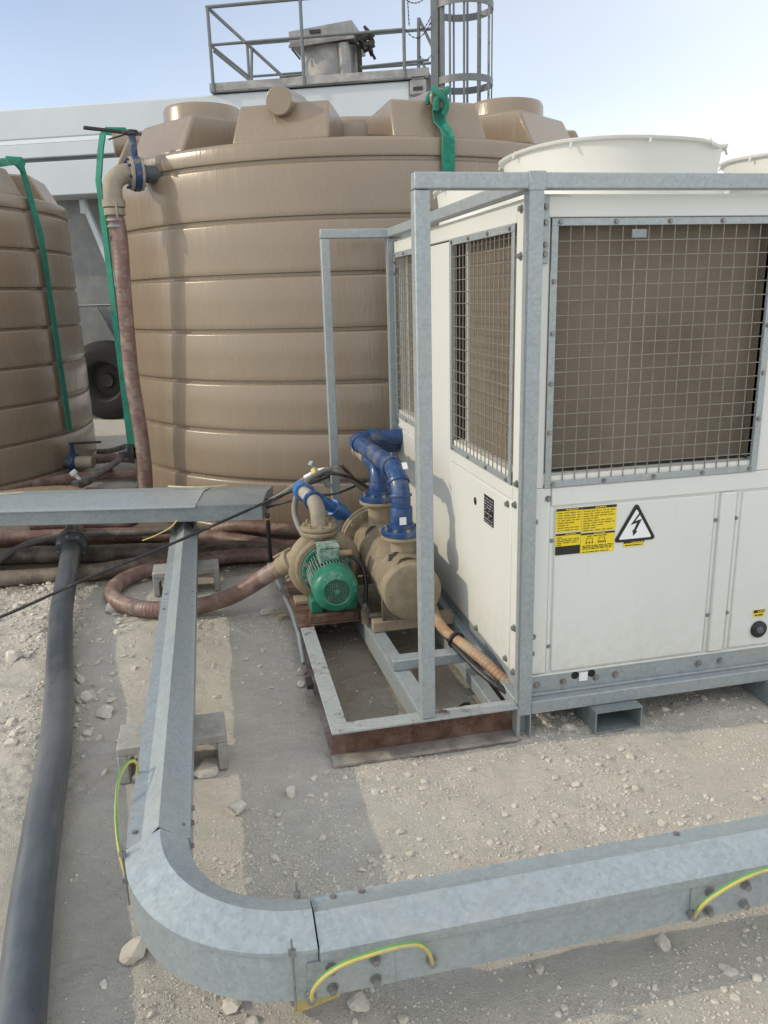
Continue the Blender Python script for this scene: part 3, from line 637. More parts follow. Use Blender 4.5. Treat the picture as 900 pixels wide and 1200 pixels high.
# mesh guards
def guard_front(xa, xb, za, zb):
    fr = 0.024; yf = FY-0.006
    g = MB()
    g.box(xa, xb, yf, yf+0.006, zb-fr, zb).box(xa, xb, yf, yf+0.006, za, za+fr).box(xa, xa+fr, yf, yf+0.006, za+fr, zb-fr).box(xb-fr, xb, yf, yf+0.006, za+fr, zb-fr)
    g.box(xa+fr-0.003, xa+fr, yf+0.006, yf+0.03, za+fr, zb-fr).box(xb-fr, xb-fr+0.003, yf+0.006, yf+0.03, za+fr, zb-fr)
    o = g.build('mesh_guard', 'galv', c, bevel=0.0015)
    w = MB(); ph = random.random()*0.02
    nx_ = round((xb-xa-2*fr)/0.049); nz_ = round((zb-za-2*fr)/0.049)
    for i in range(1, nx_):
        x = xa+fr+(xb-xa-2*fr)*i/nx_ + random.uniform(-.0012, .0012); w.tube([(x, yf+0.010, za+fr*0.4), (x+random.uniform(-.002, .002), yf+0.010, zb-fr*0.4)], 0.0021, 6)
    for i in range(1, nz_):
        z = za+fr+(zb-za-2*fr)*i/nz_ + random.uniform(-.0012, .0012); w.tube([(xa+fr*0.4, yf+0.0065, z), (xb-fr*0.4, yf+0.0065, z+random.uniform(-.002, .002))], 0.0021, 6)
    tag(w.build('wire_mesh', 'wire', o), kind='stuff')
    b = MB()
    for k in range(5):
        x = xa+0.03+(xb-xa-0.06)*k/4; b.bolt((x, yf, zb-fr/2), -Y, 0.0065, 0.007); b.bolt((x, yf, za+fr/2), -Y, 0.0065, 0.007)
    for k in range(1, 5):
        z = za+0.03+(zb-za-0.06)*k/5; b.bolt((xa+fr/2, yf, z), -Y, 0.0065, 0.007); b.bolt((xb-fr/2, yf, z), -Y, 0.0065, 0.007)
    tag(b.build('bolts', 'bolt', o), kind='stuff')
    # coil set back behind the mesh
    MB().box(xa+fr, xb-fr-0.002, yf+0.07, yf+0.10, za+fr+0.03, zb-fr+0.02).build('condenser_coil', 'coil', c)
    MB().box(xa+fr*0.5, xb-fr*0.5, yf+0.012, yf+0.0695, za+0.004, za+fr+0.018).build('coil_tray', 'cowl', c, bevel=0.002)
    MB().box(xb-fr, xb-fr+0.012, yf+0.012, yf+0.098, za+fr+0.03, zb-fr+0.02).build('coil_end', 'coil', c, bevel=0.002)
    return o
gA = guard_front(0.101, 0.975, 0.987, 1.914); gB = guard_front(1.125, 1.98, 0.987, 1.914)
MB().box(0.40, 0.455, FY+0.002, FY+0.006, 1.850, 1.877).build('tag_plate', 'galv_dull', c)
panel(0.980, 1.112, 0.9855, 1.9155, FY+0.003, 0.005, 'corner_post'); MB().box(2.0, x1, FY+0.002, FY+0.03, 0.9855, 1.9155).build('corner_post', 'paint', c, bevel=0.004)
# left face
def lpanel(ya, yb, za, zb, name='panel', off=0.0, bev=0.005, th=0.025):
    return MB().box(FX+off, FX+off+th, ya, yb, za, zb).build(name, 'paint', c, bevel=bev)
MB().box(FX+0.010, FX+0.05, 0.10, y1, 0.19, 0.94).build('left_wall', 'paint', c)
lpanel(0.100, 0.200, 0.196, 1.975, 'corner_strip', 0.001, 0.004)
lpanel(0.205, 0.985, 0.196, 0.905); lpanel(0.205, 0.985, 0.911, 0.966, 'cross_strip', 0.001, 0.003)
lpanel(0.205, 2.085, 1.912, 1.975, 'top_strip', 0.002, 0.004)
lpanel(0.995, 1.352, 0.196, 1.905, 'corner_post', 0.003, 0.005)
lpanel(1.362, 2.085, 0.196, 0.905); lpanel(1.362, 2.085, 0.911, 0.966, 'cross_strip', 0.001, 0.003)
def guard_left(ya, yb, za, zb):
    fr = 0.026; xf = FX-0.006
    g = MB()
    g.box(xf, xf+0.006, ya, yb, zb-fr, zb).box(xf, xf+0.006, ya, yb, za, za+fr).box(xf, xf+0.006, ya, ya+fr, za+fr, zb-fr).box(xf, xf+0.006, yb-fr, yb, za+fr, zb-fr)
    o = g.build('mesh_guard', 'galv', c, bevel=0.0015)
    w = MB(); n1 = round((yb-ya-2*fr)/0.049); n2 = round((zb-za-2*fr)/0.049)
    for i in range(1, n1):
        y = ya+fr+(yb-ya-2*fr)*i/n1 + random.uniform(-.001, .001); w.tube([(xf+0.010, y, za+fr*0.4), (xf+0.010, y, zb-fr*0.4)], 0.0021, 6)
    for i in range(1, n2):
        z = za+fr+(zb-za-2*fr)*i/n2 + random.uniform(-.001, .001); w.tube([(xf+0.0065, ya+fr*0.4, z), (xf+0.0065, yb-fr*0.4, z)], 0.0021, 6)
    tag(w.build('wire_mesh', 'wire', o), kind='stuff')
    b = MB()
    for k in range(4):
        y = ya+0.04+(yb-ya-0.08)*k/3; b.bolt((xf, y, zb-fr/2), -X, 0.0065, 0.007); b.bolt((xf, y, za+fr/2), -X, 0.0065, 0.007)
    tag(b.build('bolts', 'bolt', o), kind='stuff')
    MB().box(xf+0.07, xf+0.10, ya+fr, yb-0.09, za+fr+0.02, zb).build('condenser_coil', 'coil', c)
    MB().box(xf+0.06, xf+0.11, yb-0.085, yb-0.055, za+fr, zb).build('coil_end', 'cowl', c)
    MB().box(xf+0.012, xf+0.07, ya+fr*0.5, yb-fr*0.5, za+0.004, za+fr+0.02).build('coil_tray', 'cowl', c, bevel=0.002)
guard_left(0.206, 0.985, 0.968, 1.911); guard_left(1.362, 2.085, 0.968, 1.911)
m = MB()
for y, z in ((0.155, 1.955), (0.155, 1.80), (0.15, 0.985), (0.165, 0.90), (0.24, 0.905-0.02), (0.15, 0.40), (0.235, 0.23), (0.15, 0.21), (0.60, 0.21)): m.bolt((FX, y, z), -X, 0.010, 0.012)
for z in (1.86, 1.80, 0.945, 0.90, 0.30): m.bolt((FX, 2.06, z), -X, 0.009, 0.010)
tag(m.build('bolts', 'bolt', c), kind='stuff')
MB().cyl((FX-0.001, 0.63, 0.80), (FX+0.001, 0.63, 0.80), 0.018, 20).build('knockout_hole', 'dark', c)
rp = MB().box(FX-0.0025, FX-0.0005, 0.395, 0.510, 0.742, 0.862).build('rating_plate', 'plate', c)
m = MB()
for i in range(9):
    z = 0.850 - i*0.0125
    yy = 0.505
    while yy > 0.405:
        L = random.uniform(0.008, 0.03); m.box(FX-0.0035, FX-0.0028, max(0.401, yy-L), yy, z-0.002, z+0.002); yy -= L+random.uniform(0.004, 0.012)
        if i in (4, 6) : yy -= 0.03
tag(m.build('plate_print', 'ltprint', rp), kind='stuff')
MB().box(FX+0.002, FX+0.02, 0.075, 0.098, 0.16, 0.25).build('corner_foot', 'galv_dull', c, bevel=0.002)
# back and right walls, roof
MB().box(0.06, x1, y1-0.02, y1, 0.16, 1.975).box(x1-0.02, x1, 0.10, y1-0.022, 0.16, 1.97).build('back_wall', 'paint', c, bevel=0.003)
MB().box(FX+0.02, x1-0.002, FY+0.012, y1-0.002, 1.976, 1.992).build('roof', 'cowl', c, bevel=0.004)
# fan cowls
def cowl(cx, cyy):
    rb, rtp, z0, z1 = 0.405, 0.432, 1.9925, 2.196
    prof = [(rb+0.03, z0), (rb+0.012, z0+0.015), (rb, z0+0.06), (rb+0.006, z0+0.12), (rtp-0.012, z1-0.012), (rtp+0.006, z1-0.008), (rtp+0.010, z1), (rtp, z1+0.004), (rtp-0.012, z1), (rb-0.012, z0+0.06), (rb-0.012, z0+0.02), (0.07, z0+0.03), (0.06, z0+0.10), (0.001, z0+0.10)]
    mb = MB(); mb.lathe(prof, (cx, cyy, 0), Z, 72)
    for v in mb.v:                                  # rim a little bent
        a = math.atan2(v.y-cyy, v.x-cx)
        if v.z > 2.14: v.z += 0.006*math.sin(3*a+cx*4) - 0.014*math.exp(-((a+0.95)/0.16)**2)
    o = mb.build('fan_cowl', 'cowl', c)
    b = MB()
    for k in range(10):
        a = k*math.pi/5+0.15; d = Vector((math.cos(a), math.sin(a), 0)); p = Vector((cx, cyy, z1-0.010)) + d*(rtp+0.004); b.beam(p+Z*0.012-d*0.004, p-Z*0.014+d*0.006, 0.009, 0.005)
    tag(b.build('rim_clips', 'cowl', o), kind='stuff')
    f = MB()
    for k in range(5):
        a = k*2*math.pi/5; u = Vector((math.cos(a), math.sin(a), 0)); w = Vector((-math.sin(a), math.cos(a), 0))
        f.obox(Vector((cx, cyy, z0+0.07)), u, (w+Z*0.35).normalized(), (Z-w*0.35).normalized(), 0.06, 0.375, -0.09, 0.09, -0.003, 0.003)
    f.build('fan_blades', 'bpipe', o)
for cx in (0.585, 1.615):
    for cyy in (0.60, 1.58): cowl(cx, cyy)
# printed labels on the front panel
def label(x0, x1_, z0, z1, head=0.009, lines=7, black=0.0):
    y = FY-0.0005
    o = MB().box(x0, x1_, y, y+0.002, z0, z1).build('warning_label', 'yellow', c)
    MB().box(x0, x1_, y-0.0008, y-0.0003, z1-head, z1).build('label_header', 'lblack', o)
    m = MB(); a = x0+(x1_-x0)*0.38
    for k in range(5):
        L = random.uniform(0.005, 0.009); m.box(a, a+L, y-0.0014, y-0.0010, z1-head*0.72, z1-head*0.28); a += L+0.003
    tag(m.build('header_print', 'yellow', o), kind='stuff')
    if black: MB().box(x0, x1_, y-0.0008, y-0.0003, z0, z0+black).build('label_footer', 'lblack', o)
    m = MB(); zt = z1-head-0.008; zb = z0+black+0.006; n_ = lines
    for i in range(n_):
        z = zt-(zt-zb)*i/max(1, n_-1); xx = x0+0.006
        while xx < x1_-0.012:
            L = random.uniform(0.006, 0.03); m.box(xx, min(xx+L, x1_-0.006), y-0.0012, y-0.0008, z-0.0016, z+0.0016); xx += L+random.uniform(0.003, 0.007)
            if random.random() < 0.07: break
    tag(m.build('label_print', 'lgrey', o), kind='stuff')
    return o
label(0.152, 0.254, 0.812, 0.902, 0.009, 8)
label(0.256, 0.395, 0.803, 0.902, 0.010, 9)
label(0.152, 0.252, 0.722, 0.806, 0.008, 5, 0.034)
l4 = label(0.254, 0.393, 0.7185, 0.799, 0.007, 0)
m = MB(); y = FY-0.0017
for (a, b, zz) in ((0.262, 0.388, 0.748), (0.262, 0.388, 0.742), (0.262, 0.385, 0.736), (0.262, 0.37, 0.724), (0.28, 0.36, 0.786)):
    xx = a
    while xx < b: L = random.uniform(0.006, 0.02); m.box(xx, min(b, xx+L), y, y+0.0005, zz-0.0014, zz+0.0014); xx += L+0.004
for xx in (0.275, 0.287, 0.299, 0.325, 0.334, 0.343, 0.352): m.box(xx, xx+0.005, y, y+0.0005, 0.757, 0.764); 
m.box(0.278, 0.302, y, y+0.0005, 0.777, 0.7785).box(0.328, 0.352, y, y+0.0005, 0.777, 0.7785).box(0.278, 0.2795, y, y+0.0005, 0.766, 0.777).box(0.3005, 0.302, y, y+0.0005, 0.766, 0.777).box(0.328, 0.3295, y, y+0.0005, 0.766, 0.777).box(0.3505, 0.352, y, y+0.0005, 0.766, 0.777)
tag(m.build('label_print', 'lblack', l4), kind='stuff')
label(0.432, 0.518, 0.728, 0.748, 0.006, 2)
label(1.035, 1.085, 0.368, 0.398, 0.012, 3)
# triangular high voltage sign
def rtri(cx, cz, half, h, r, n=6):
    P = []
    for (px, pz, a0) in ((cx-half, cz, 150), (cx+half, cz, 270), (cx, cz+h, 30)):
        v = Vector((cx-px, 0, cz+h/3-pz)).normalized(); ctr = (px+v.x*2*r, pz+v.z*2*r)
        for k in range(n+1):
            a = R(a0+120*k/n); P.append((ctr[0]+r*math.cos(a), ctr[1]+r*math.sin(a)))
    return P
tc_x, tz = 0.478, 0.749
sgn = MB().prism(rtri(tc_x, tz, 0.090, 0.154, 0.010), (0, FY+0.001, 0), X, Z, -Y, 0.0025).build('high_voltage_sign', 'lblack', c)
MB().prism(rtri(tc_x, tz+0.011, 0.069, 0.117, 0.004), (0, FY-0.0018, 0), X, Z, -Y, 0.0008).build('sign_field', 'lwhite', sgn)
bolt_poly = [(0.012, 0.112), (-0.022, 0.066), (0.004, 0.073), (-0.008, 0.044), (-0.014, 0.047), (-0.008, 0.022), (0.008, 0.040), (0.001, 0.041), (0.024, 0.087), (-0.004, 0.080), (0.021, 0.111)]
MB().prism([(tc_x+a, tz+b) for a, b in bolt_poly], (0, FY-0.0028, 0), X, Z, -Y, 0.0006).build('sign_flash', 'lblack', sgn)

# hollow tube supports under the chiller
def stub(x0, x1_, h, label_):
    m = MB(); th = 0.006; y0, yb = -0.045, 2.2
    m.box(x0, x1_, y0, yb, 0.0, th).box(x0, x1_, y0, yb, h-th, h).box(x0, x0+th, y0, yb, th, h-th).box(x1_-th, x1_, y0, yb, th, h-th)
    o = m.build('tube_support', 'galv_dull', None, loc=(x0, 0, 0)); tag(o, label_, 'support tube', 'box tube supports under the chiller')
stub(0.30, 0.50, 0.094, 'open ended steel box tube under the chiller below the warning labels')
stub(1.09, 1.29, 0.094, 'steel box tube under the chiller cut off by the right edge of the photo')

# ------------------------------------------------------------------ heat exchanger vessel
hx, hz, hr = -0.222, 0.352, 0.138
t = thing('heat_exchanger', (hx, 1.3, 0.19), 'mud coated steel shell heat exchanger lying beside the green motor', 'heat exchanger')
mb = MB(); ys = [0.757, 0.76, 0.775] + list(np.linspace(0.85, 1.85, 12)); 
mb.lathe([(0.0005, 0), (hr-0.010, 0.0), (hr-0.003, 0.004), (hr, 0.012), (hr, 0.80)], (hx, 0.757, hz), Y, 64); mb.build('shell', 'vessel', t)
for y0 in (1.560, 1.614): MB().lathe([(0.05, 0), (hr+0.055, 0), (hr+0.057, 0.003), (hr+0.057, 0.03), (hr+0.055, 0.033), (0.05, 0.033)], (hx, y0, hz), Y, 56).build('end_flange', 'mud', t)
m = MB()
for k in range(16):
    a = k*math.pi/8+0.1; q = Vector((hx+0.172*math.cos(a), 1.545, hz+0.172*math.sin(a))); m.cyl(q, q+Y*0.118, 0.012, 6)
tag(m.build('flange_bolts', 'mud', t), kind='stuff')
MB().lathe([(0.13, 0), (0.138, 0.02), (0.12, 0.08), (0.001, 0.10)], (hx, 1.648, hz), Y, 40).build('end_cap', 'mud', t)
MB().cyl((hx+0.01, 1.0, hz+hr-0.02), (hx+0.01, 1.0, 0.546), 0.058, 24).build('nozzle', 'mud', t); MB().cyl((hx+0.01, 1.0, 0.547), (hx+0.01, 1.0, 0.564), 0.100, 32).build('nozzle_flange', 'mud', t, bevel=0.003)
MB().cyl((hx, 1.48, hz+hr-0.02), (hx, 1.48, 0.600), 0.060, 24).build('nozzle', 'mud', t); MB().cyl((hx, 1.48, 0.601), (hx, 1.48, 0.618), 0.105, 32).build('nozzle_flange', 'mud', t, bevel=0.003)
for y0 in (0.835, 1.50):
    MB().prism([(-0.13, 0), (0.13, 0), (0.13, 0.15), (0.10, 0.085), (0, 0.028), (-0.10, 0.085), (-0.13, 0.15)], (hx, y0, 0.191), X, Z, Y, 0.030).build('saddle', 'brownhose', t)
MB().box(hx-0.045, hx+0.045, 1.26, 1.36, hz+hr+0.012, hz+hr+0.024).box(hx-0.045, hx-0.035, 1.26, 1.36, hz+hr-0.012, hz+hr+0.0115).box(hx+0.035, hx+0.045, 1.26, 1.36, hz+hr-0.012, hz+hr+0.0115).build('name_plate_bracket', 'mud', t, bevel=0.002)
# patches where the mud has flaked off
def flake(y0, a0, pts, off=0.0022):
    P = [Vector((hx+(hr+off)*math.sin(R(a0+a)), y0+b, hz+(hr+off)*math.cos(R(a0+a)))) for a, b in pts]; n_ = len(P)
    cc = sum(P, Vector())/n_; cc = Vector((hx, cc.y, hz)) + (Vector((cc.x-hx, 0, cc.z-hz)).normalized())*(hr+off)
    MB().add(P+[cc], [(i, (i+1) % n_, n_) for i in range(n_)]).build('bare_patch', 'bare', t)
flake(0.92, -22, [(-14, -0.02), (-6, 0.045), (2, 0.03), (10, 0.055), (14, 0.03), (6, 0.0), (-2, -0.01), (-8, -0.035)])
flake(0.83, -6, [(-20, -0.02), (-8, 0.02), (4, 0.03), (16, 0.02), (24, 0.0), (10, -0.005), (-6, -0.015)])
flake(1.40, -28, [(-20, -0.03), (-10, 0.03), (6, 0.05), (16, 0.02), (4, 0.0), (-8, -0.02)])
# blue pipes
def socket(t, p, d, r, L=0.05, name='socket', mat='blue'):
    p, d = Vector(p), Vector(d).normalized(); return MB().lathe([(r-0.004, -L/2), (r+0.006, -L/2), (r+0.0075, -L/2+0.003), (r+0.0075, L/2-0.003), (r+0.006, L/2), (r-0.004, L/2)], p, d, 28).build(name, mat, t)
pr = 0.047
def blue_run(base, zt, yb, label_, xin=0.06):
    bx, by, bz = base
    t = thing('blue_pipe', (bx, by, bz), label_, 'pipe', 'blue cooling water pipes')
    MB().lathe([(0.03, 0), (0.097, 0), (0.100, 0.004), (0.100, 0.024), (0.096, 0.028), (0.060, 0.030), (0.060, 0.055), (0.04, 0.056)], (bx, by, bz), Z, 36).build('flange', 'blue', t)
    m = MB()
    for k in range(8):
        a = k*math.pi/4+0.2; m.cyl((bx+0.080*math.cos(a), by+0.080*math.sin(a), bz+0.022), (bx+0.080*math.cos(a), by+0.080*math.sin(a), bz+0.040), 0.010, 6)
    tag(m.build('flange_bolts', 'bolt', t), kind='stuff')
    return t
t = blue_run((hx+0.01, 1.0, 0.5645), 0.86, 1.95, 'blue pipe from the near vessel flange arching back to the chiller wall')
bx = hx+0.01
c1 = Vector((bx, 1.0+0.15, 0.71))
MB().tube([(bx, 1.0, 0.60), (bx, 1.0, 0.71)] + arc(c1, 0.15, -Y, Z, 0, 90, 10)[1:] + [(bx-0.035, 1.88, 0.862)] + arc((bx+0.062, 1.90, 0.862), 0.10, -X, Y, 0, 90, 10) + [(FX+0.005, 2.0, 0.862)], pr, 24).build('pipe', 'blue', t)
socket(t, (bx, 1.0, 0.645), Z, pr, 0.11); socket(t, (bx, 1.045, 0.815), (0, 0.7, 0.75), pr, 0.025)
socket(t, (bx-0.002, 1.17, 0.86), Y, pr, 0.04); socket(t, (bx, 1.005, 0.755), (0, 0.2, 1), pr, 0.015); socket(t, (bx-0.033, 1.85, 0.862), Y, pr, 0.05); socket(t, (bx+0.08, 2.0, 0.862), X, pr, 0.06)
MB().box(bx-0.022, bx+0.010, 1.0-pr-0.0105, 1.0-pr-0.0072, 0.625, 0.662).build('sticker', 'lwhite', t)
MB().obox((bx+0.03, 1.055, 0.86+0.0), X, Vector((0, 0.8, 0.6)).normalized(), Vector((0, -0.6, 0.8)).normalized(), -0.012, 0.012, -0.02, 0.02, 0.036, 0.042).build('sticker', 'lwhite', t)
t = blue_run((hx, 1.48, 0.6185), 0.78, 2.0, 'muddy blue pipe from the far vessel flange, behind the long blue pipe')
c1 = Vector((hx, 1.48+0.10, 0.70))
MB().tube([(hx, 1.48, 0.65), (hx, 1.48, 0.70)] + arc(c1, 0.10, -Y, Z, 0, 90, 8)[1:] + [(hx, 1.98, 0.80)], pr-0.004, 24).build('pipe', 'blue', t)
socket(t, (hx, 1.48, 0.68), Z, pr-0.004, 0.07); MB().lathe([(0.043, 0), (0.0445, 0), (0.0445, 0.22), (0.043, 0.22)], (hx, 1.72, 0.80), Y, 24).build('mud_coat', 'mud', t)
MB().tube([(hx, 1.97, 0.80)] + arc((hx+0.08, 1.98, 0.80), 0.08, -X, Y, 0, 90, 8) + [(FX+0.005, 2.06, 0.80)], pr-0.004, 20).build('pipe', 'blue', t)
socket(t, (hx, 1.965, 0.80), Y, pr-0.002, 0.05, mat='pgrey')

# ------------------------------------------------------------------ centrifugal pump with green motor
t = thing('water_pump', (-0.55, 1.2, 0.15), 'muddy centrifugal pump with a green finned electric motor on the rusty skid', 'pump')
px, pz = -0.555, 0.335
# motor frame with fins
MB().cyl((px, 1.0, pz), (px, 1.235, pz), 0.088, 32).build('motor_frame', 'greend', t)
for k in range(30):
    a = R(-35 + 250*k/29)
    d = Vector((math.cos(a), 0, math.sin(a))); w = Vector((-math.sin(a), 0, math.cos(a)))
    MB().obox(Vector((px, 0, pz)), d, w, Y, 0.085, 0.108, -0.002, 0.002, 1.005, 1.215).build('cooling_fin', 'greend', t)
mfc = MB().lathe([(0.060, -0.001), (0.066, -0.003), (0.088, 0.004), (0.102, 0.014), (0.110, 0.032), (0.111, 0.105), (0.107, 0.106), (0.106, 0.04)], (px, 0.905, pz), Y, 48).build('fan_cover', 'green', t)
MB().cyl((px, 0.915, pz), (px, 0.918, pz), 0.064, 32).build('fan_backing', 'brownhose', mfc)
g = MB()
for i in range(-6, 7):
    u = i*0.0102; h = math.sqrt(max(0, 0.064**2-u*u))
    g.beam((px+u, 0.906, pz-h), (px+u, 0.906, pz+h), 0.0030, 0.0022); g.beam((px-h, 0.9085, pz+u), (px+h, 0.9085, pz+u), 0.0022, 0.0030)
tag(g.build('guard_mesh', 'green', mfc), kind='stuff')
MB().cyl((px, 0.902, pz), (px, 0.91, pz), 0.014, 20).build('guard_hub', 'green', mfc)
tb = MB().box(px-0.055, px+0.045, 1.07, 1.17, pz+0.085, pz+0.165).build('terminal_box', 'greend', t, bevel=0.010, seg=3)
MB().box(px-0.058, px+0.048, 1.067, 1.173, pz+0.1655, pz+0.173).build('box_lid', 'greend', tb, bevel=0.003)
MB().cyl((px+0.046, 1.12, pz+0.12), (px+0.11, 1.12, pz+0.118), 0.016, 14).build('cable_gland', 'tan', t)
MB().lathe([(0.05, 0), (0.125, 0), (0.128, 0.003), (0.128, 0.020), (0.10, 0.03), (0.05, 0.03)], (px, 1.22, pz), Y, 44).build('motor_flange', 'green', t)
m = MB()
for k in range(8):
    a = k*math.pi/4+0.4; m.bolt((px+0.114*math.cos(a), 1.22, pz+0.114*math.sin(a)), -Y, 0.010, 0.016)
tag(m.build('flange_bolts', 'bolt', t), kind='stuff')
for s in (-1, 1): MB().box(px+s*0.085-0.03, px+s*0.085+0.03, 1.02, 1.12, 0.1905, pz-0.075).build('motor_foot', 'green', t, bevel=0.006)
# volute
MB().lathe([(0.05, 0.0), (0.150, 0.0), (0.158, 0.006), (0.160, 0.028), (0.175, 0.034), (0.190, 0.055), (0.192, 0.085), (0.178, 0.115), (0.12, 0.14), (0.05, 0.145)], (px, 1.252, pz), Y, 52).build('volute', 'mud', t)
MB().lathe([(0.130, 0.0), (0.152, 0.0), (0.152, 0.018), (0.130, 0.02)], (px, 1.243, pz), Y, 44).build('volute_rim', 'mud', t)
MB().prism([(-0.06, 0), (0.06, 0), (0.045, 0.12), (-0.045, 0.12)], (px-0.02, 1.30, 0.151), X, Z, Y, 0.05).build('pump_foot', 'mud', t)
MB().box(px-0.17, px-0.09, 1.25, 1.34, 0.151, 0.172).build('pump_foot', 'mud', t, bevel=0.004)
MB().lathe([(0.058, pz+0.10), (0.055, pz+0.16), (0.052, 0.53)], (px-0.02, 1.31, 0), Z, 24).build('discharge_neck', 'mud', t)
for z0 in (0.510, 0.535): MB().lathe([(0.02, 0), (0.092, 0), (0.094, 0.003), (0.094, 0.017), (0.092, 0.02), (0.02, 0.02)], (px-0.02, 1.31, z0), Z, 32).build('discharge_flange', 'mud', t)
m = MB()
for k in range(8):
    a = k*math.pi/4; q = Vector((px-0.02+0.075*math.cos(a), 1.31+0.075*math.sin(a), 0.50)); m.cyl(q, q+Z*0.072, 0.010, 6)
tag(m.build('flange_bolts', 'mud', t), kind='stuff')
# suction branch to the hose
d = Vector((-0.66, 0.52, -0.56)).normalized(); q = Vector((px-0.11, 1.31, 0.41))
MB().cyl(q, q+d*0.15, 0.046, 20).build('suction_branch', 'mud', t)
m = MB().lathe([(0.044, 0), (0.062, 0), (0.062, 0.03), (0.054, 0.034), (0.054, 0.085), (0.044, 0.09)], q+d*0.08, d, 24)
sdv = d.cross(Z).normalized(); upv = sdv.cross(d)
for s in (-1, 1): m.beam(q+d*0.07+upv*0.058*s+sdv*0.03, q+d*0.20+upv*0.066*s+sdv*0.03, 0.018, 0.012)
m.build('hose_coupling', 'mud', t, bevel=0.002)
hs = q+d*0.14
pts = spline([hs, (-0.845, 1.452, 0.262), (-0.93, 1.522, 0.188), (-1.02, 1.580, 0.122), (-1.115, 1.622, 0.076), (-1.215, 1.642, 0.053), (-1.34, 1.64, 0.05), (-1.50, 1.68, 0.05), (-1.64, 1.80, 0.05), (-1.72, 1.98, 0.05), (-1.68, 2.20, 0.05), (-1.52, 2.36, 0.052), (-1.30, 2.44, 0.055), (-1.0, 2.46, 0.055), (-0.75, 2.42, 0.055), (-0.5, 2.40, 0.055)], 0.0045)
tag(MB().tube(pts, 0.045, 16, True, lambda i: 0.0464 if (i//2) % 2 else 0.0446).build('suction_hose', 'maroon2', None, loc=hs), 'ribbed maroon hose looping from the green motor pump under the galvanised tray', 'hose', 'hoses around the tanks')
# discharge pipe
td = thing('discharge_pipe', (px-0.02, 1.31, 0.556), 'grey and light blue pipe rising from the pump flange', 'pipe')
e0 = Vector((px-0.02, 1.31, 0.5555)); dd = Vector((-0.16, 0.95, 0.05)).normalized()
ce = e0 + Z*0.03 + dd*0.075
pth = [e0, e0+Z*0.03] + [ce - dd*0.075*math.cos(R(a)) + Z*0.075*math.sin(R(a)) for a in (15, 30, 45, 60, 75, 90)]
MB().tube(pth, 0.040, 20).build('elbow', 'pgrey', td)
g0 = pth[-1]; g1 = g0 + dd*0.22
MB().lathe([(0.036, -0.012), (0.050, -0.012), (0.050, 0.018), (0.036, 0.018)], g0, dd, 24).build('collar', 'blue', td)
MB().tube([g0, g1], 0.034, 20).build('pipe', 'grey_pvc', td)
d2 = Vector((0.62, 0.45, -0.52)).normalized()
MB().tube(spline([g1-dd*0.03, g1+dd*0.02, g1+dd*0.055+d2*0.02, g1+dd*0.06+d2*0.09], 0.012), 0.043, 20).build('elbow', 'lblue', td)
MB().lathe([(0.036, 0), (0.051, 0), (0.051, 0.03), (0.036, 0.03)], g1-dd*0.05, dd, 24).build('collar', 'lblue', td)
MB().tube([g1+dd*0.06+d2*0.08, g1+dd*0.06+d2*0.62], 0.034, 18).build('pipe', 'lblue', td)
MB().lathe([(0.034, 0), (0.048, 0), (0.048, 0.09), (0.034, 0.09)], g1+dd*0.06+d2*0.30, d2, 20).build('collar', 'lblue', td)
# drain valve bits between pump and vessel
m = MB().cyl((-0.425, 0.90, 0.165), (-0.425, 0.90, 0.235), 0.020, 14).cyl((-0.44, 0.90, 0.20), (-0.28, 0.90, 0.195), 0.013, 12).cyl((-0.425, 0.90, 0.235), (-0.425, 0.90, 0.26), 0.011, 10)
tag(m.build('drain_tap', 'brownhose', None, loc=(-0.425, 0.90, 0.165)), 'small dusty drain tap on the plate between motor and vessel', 'tap')
tag(MB().tube(spline([(-0.45, 1.13, pz+0.10), (-0.40, 1.10, pz+0.06), (-0.385, 1.06, 0.30), (-0.405, 1.02, 0.20), (-0.43, 0.985, 0.165), (-0.35, 0.95, 0.155), (-0.30, 0.98, 0.155)], 0.02), 0.011, 8).build('power_cable', 'black', None, loc=(-0.4, 1.05, 0.2)), 'black motor cable hanging beside the green motor', 'cable')

# hoses beside the chiller
tag(MB().tube(spline([(-0.12, 1.02, 0.24), (-0.105, 0.88, 0.235), (-0.118, 0.72, 0.215), (-0.112, 0.56, 0.214), (-0.075, 0.42, 0.210), (-0.02, 0.31, 0.175), (0.02, 0.24, 0.14), (0.07, 0.19, 0.11)], 0.0045), 0.026, 14, True, lambda i: 0.0250 if (i//2) % 2 else 0.0234).build('drain_hose', 'orange', None, loc=(-0.1, 0.6, 0.2)), 'orange ribbed hose running under the lower left edge of the chiller', 'hose')
tag(MB().tube(spline([(-0.18, 1.05, 0.18), (-0.14, 0.80, 0.205), (-0.125, 0.60, 0.205), (-0.11, 0.44, 0.198), (-0.06, 0.27, 0.16), (0.0, 0.17, 0.125), (0.05, 0.14, 0.11)], 0.02), 0.013, 10).build('power_cable', 'black', None, loc=(-0.1, 0.6, 0.2)), 'thick black cable strapped under the orange hose', 'cable')
tag(MB().lathe([(0.030, 0), (0.040, 0), (0.040, 0.012), (0.030, 0.012)], (-0.100, 0.50, 0.213), Vector((0.3, -1, -0.1)), 18).build('hose_strap', 'black', None, loc=(-0.098, 0.5, 0.216)), 'black strap holding orange hose and cable to the cross tube', 'strap')
tag(MB().tube(spline([(-0.16, 0.28, 0.006), (-0.12, 0.30, 0.012), (-0.10, 0.30, 0.008), (-0.16, 0.23, 0.03), (-0.165, 0.17, 0.008)], 0.015), 0.005, 6).build('wire_scrap', 'black', None, loc=(-0.13, 0.25, 0)), 'short black scrap of wire on the ground inside the skid', 'wire')

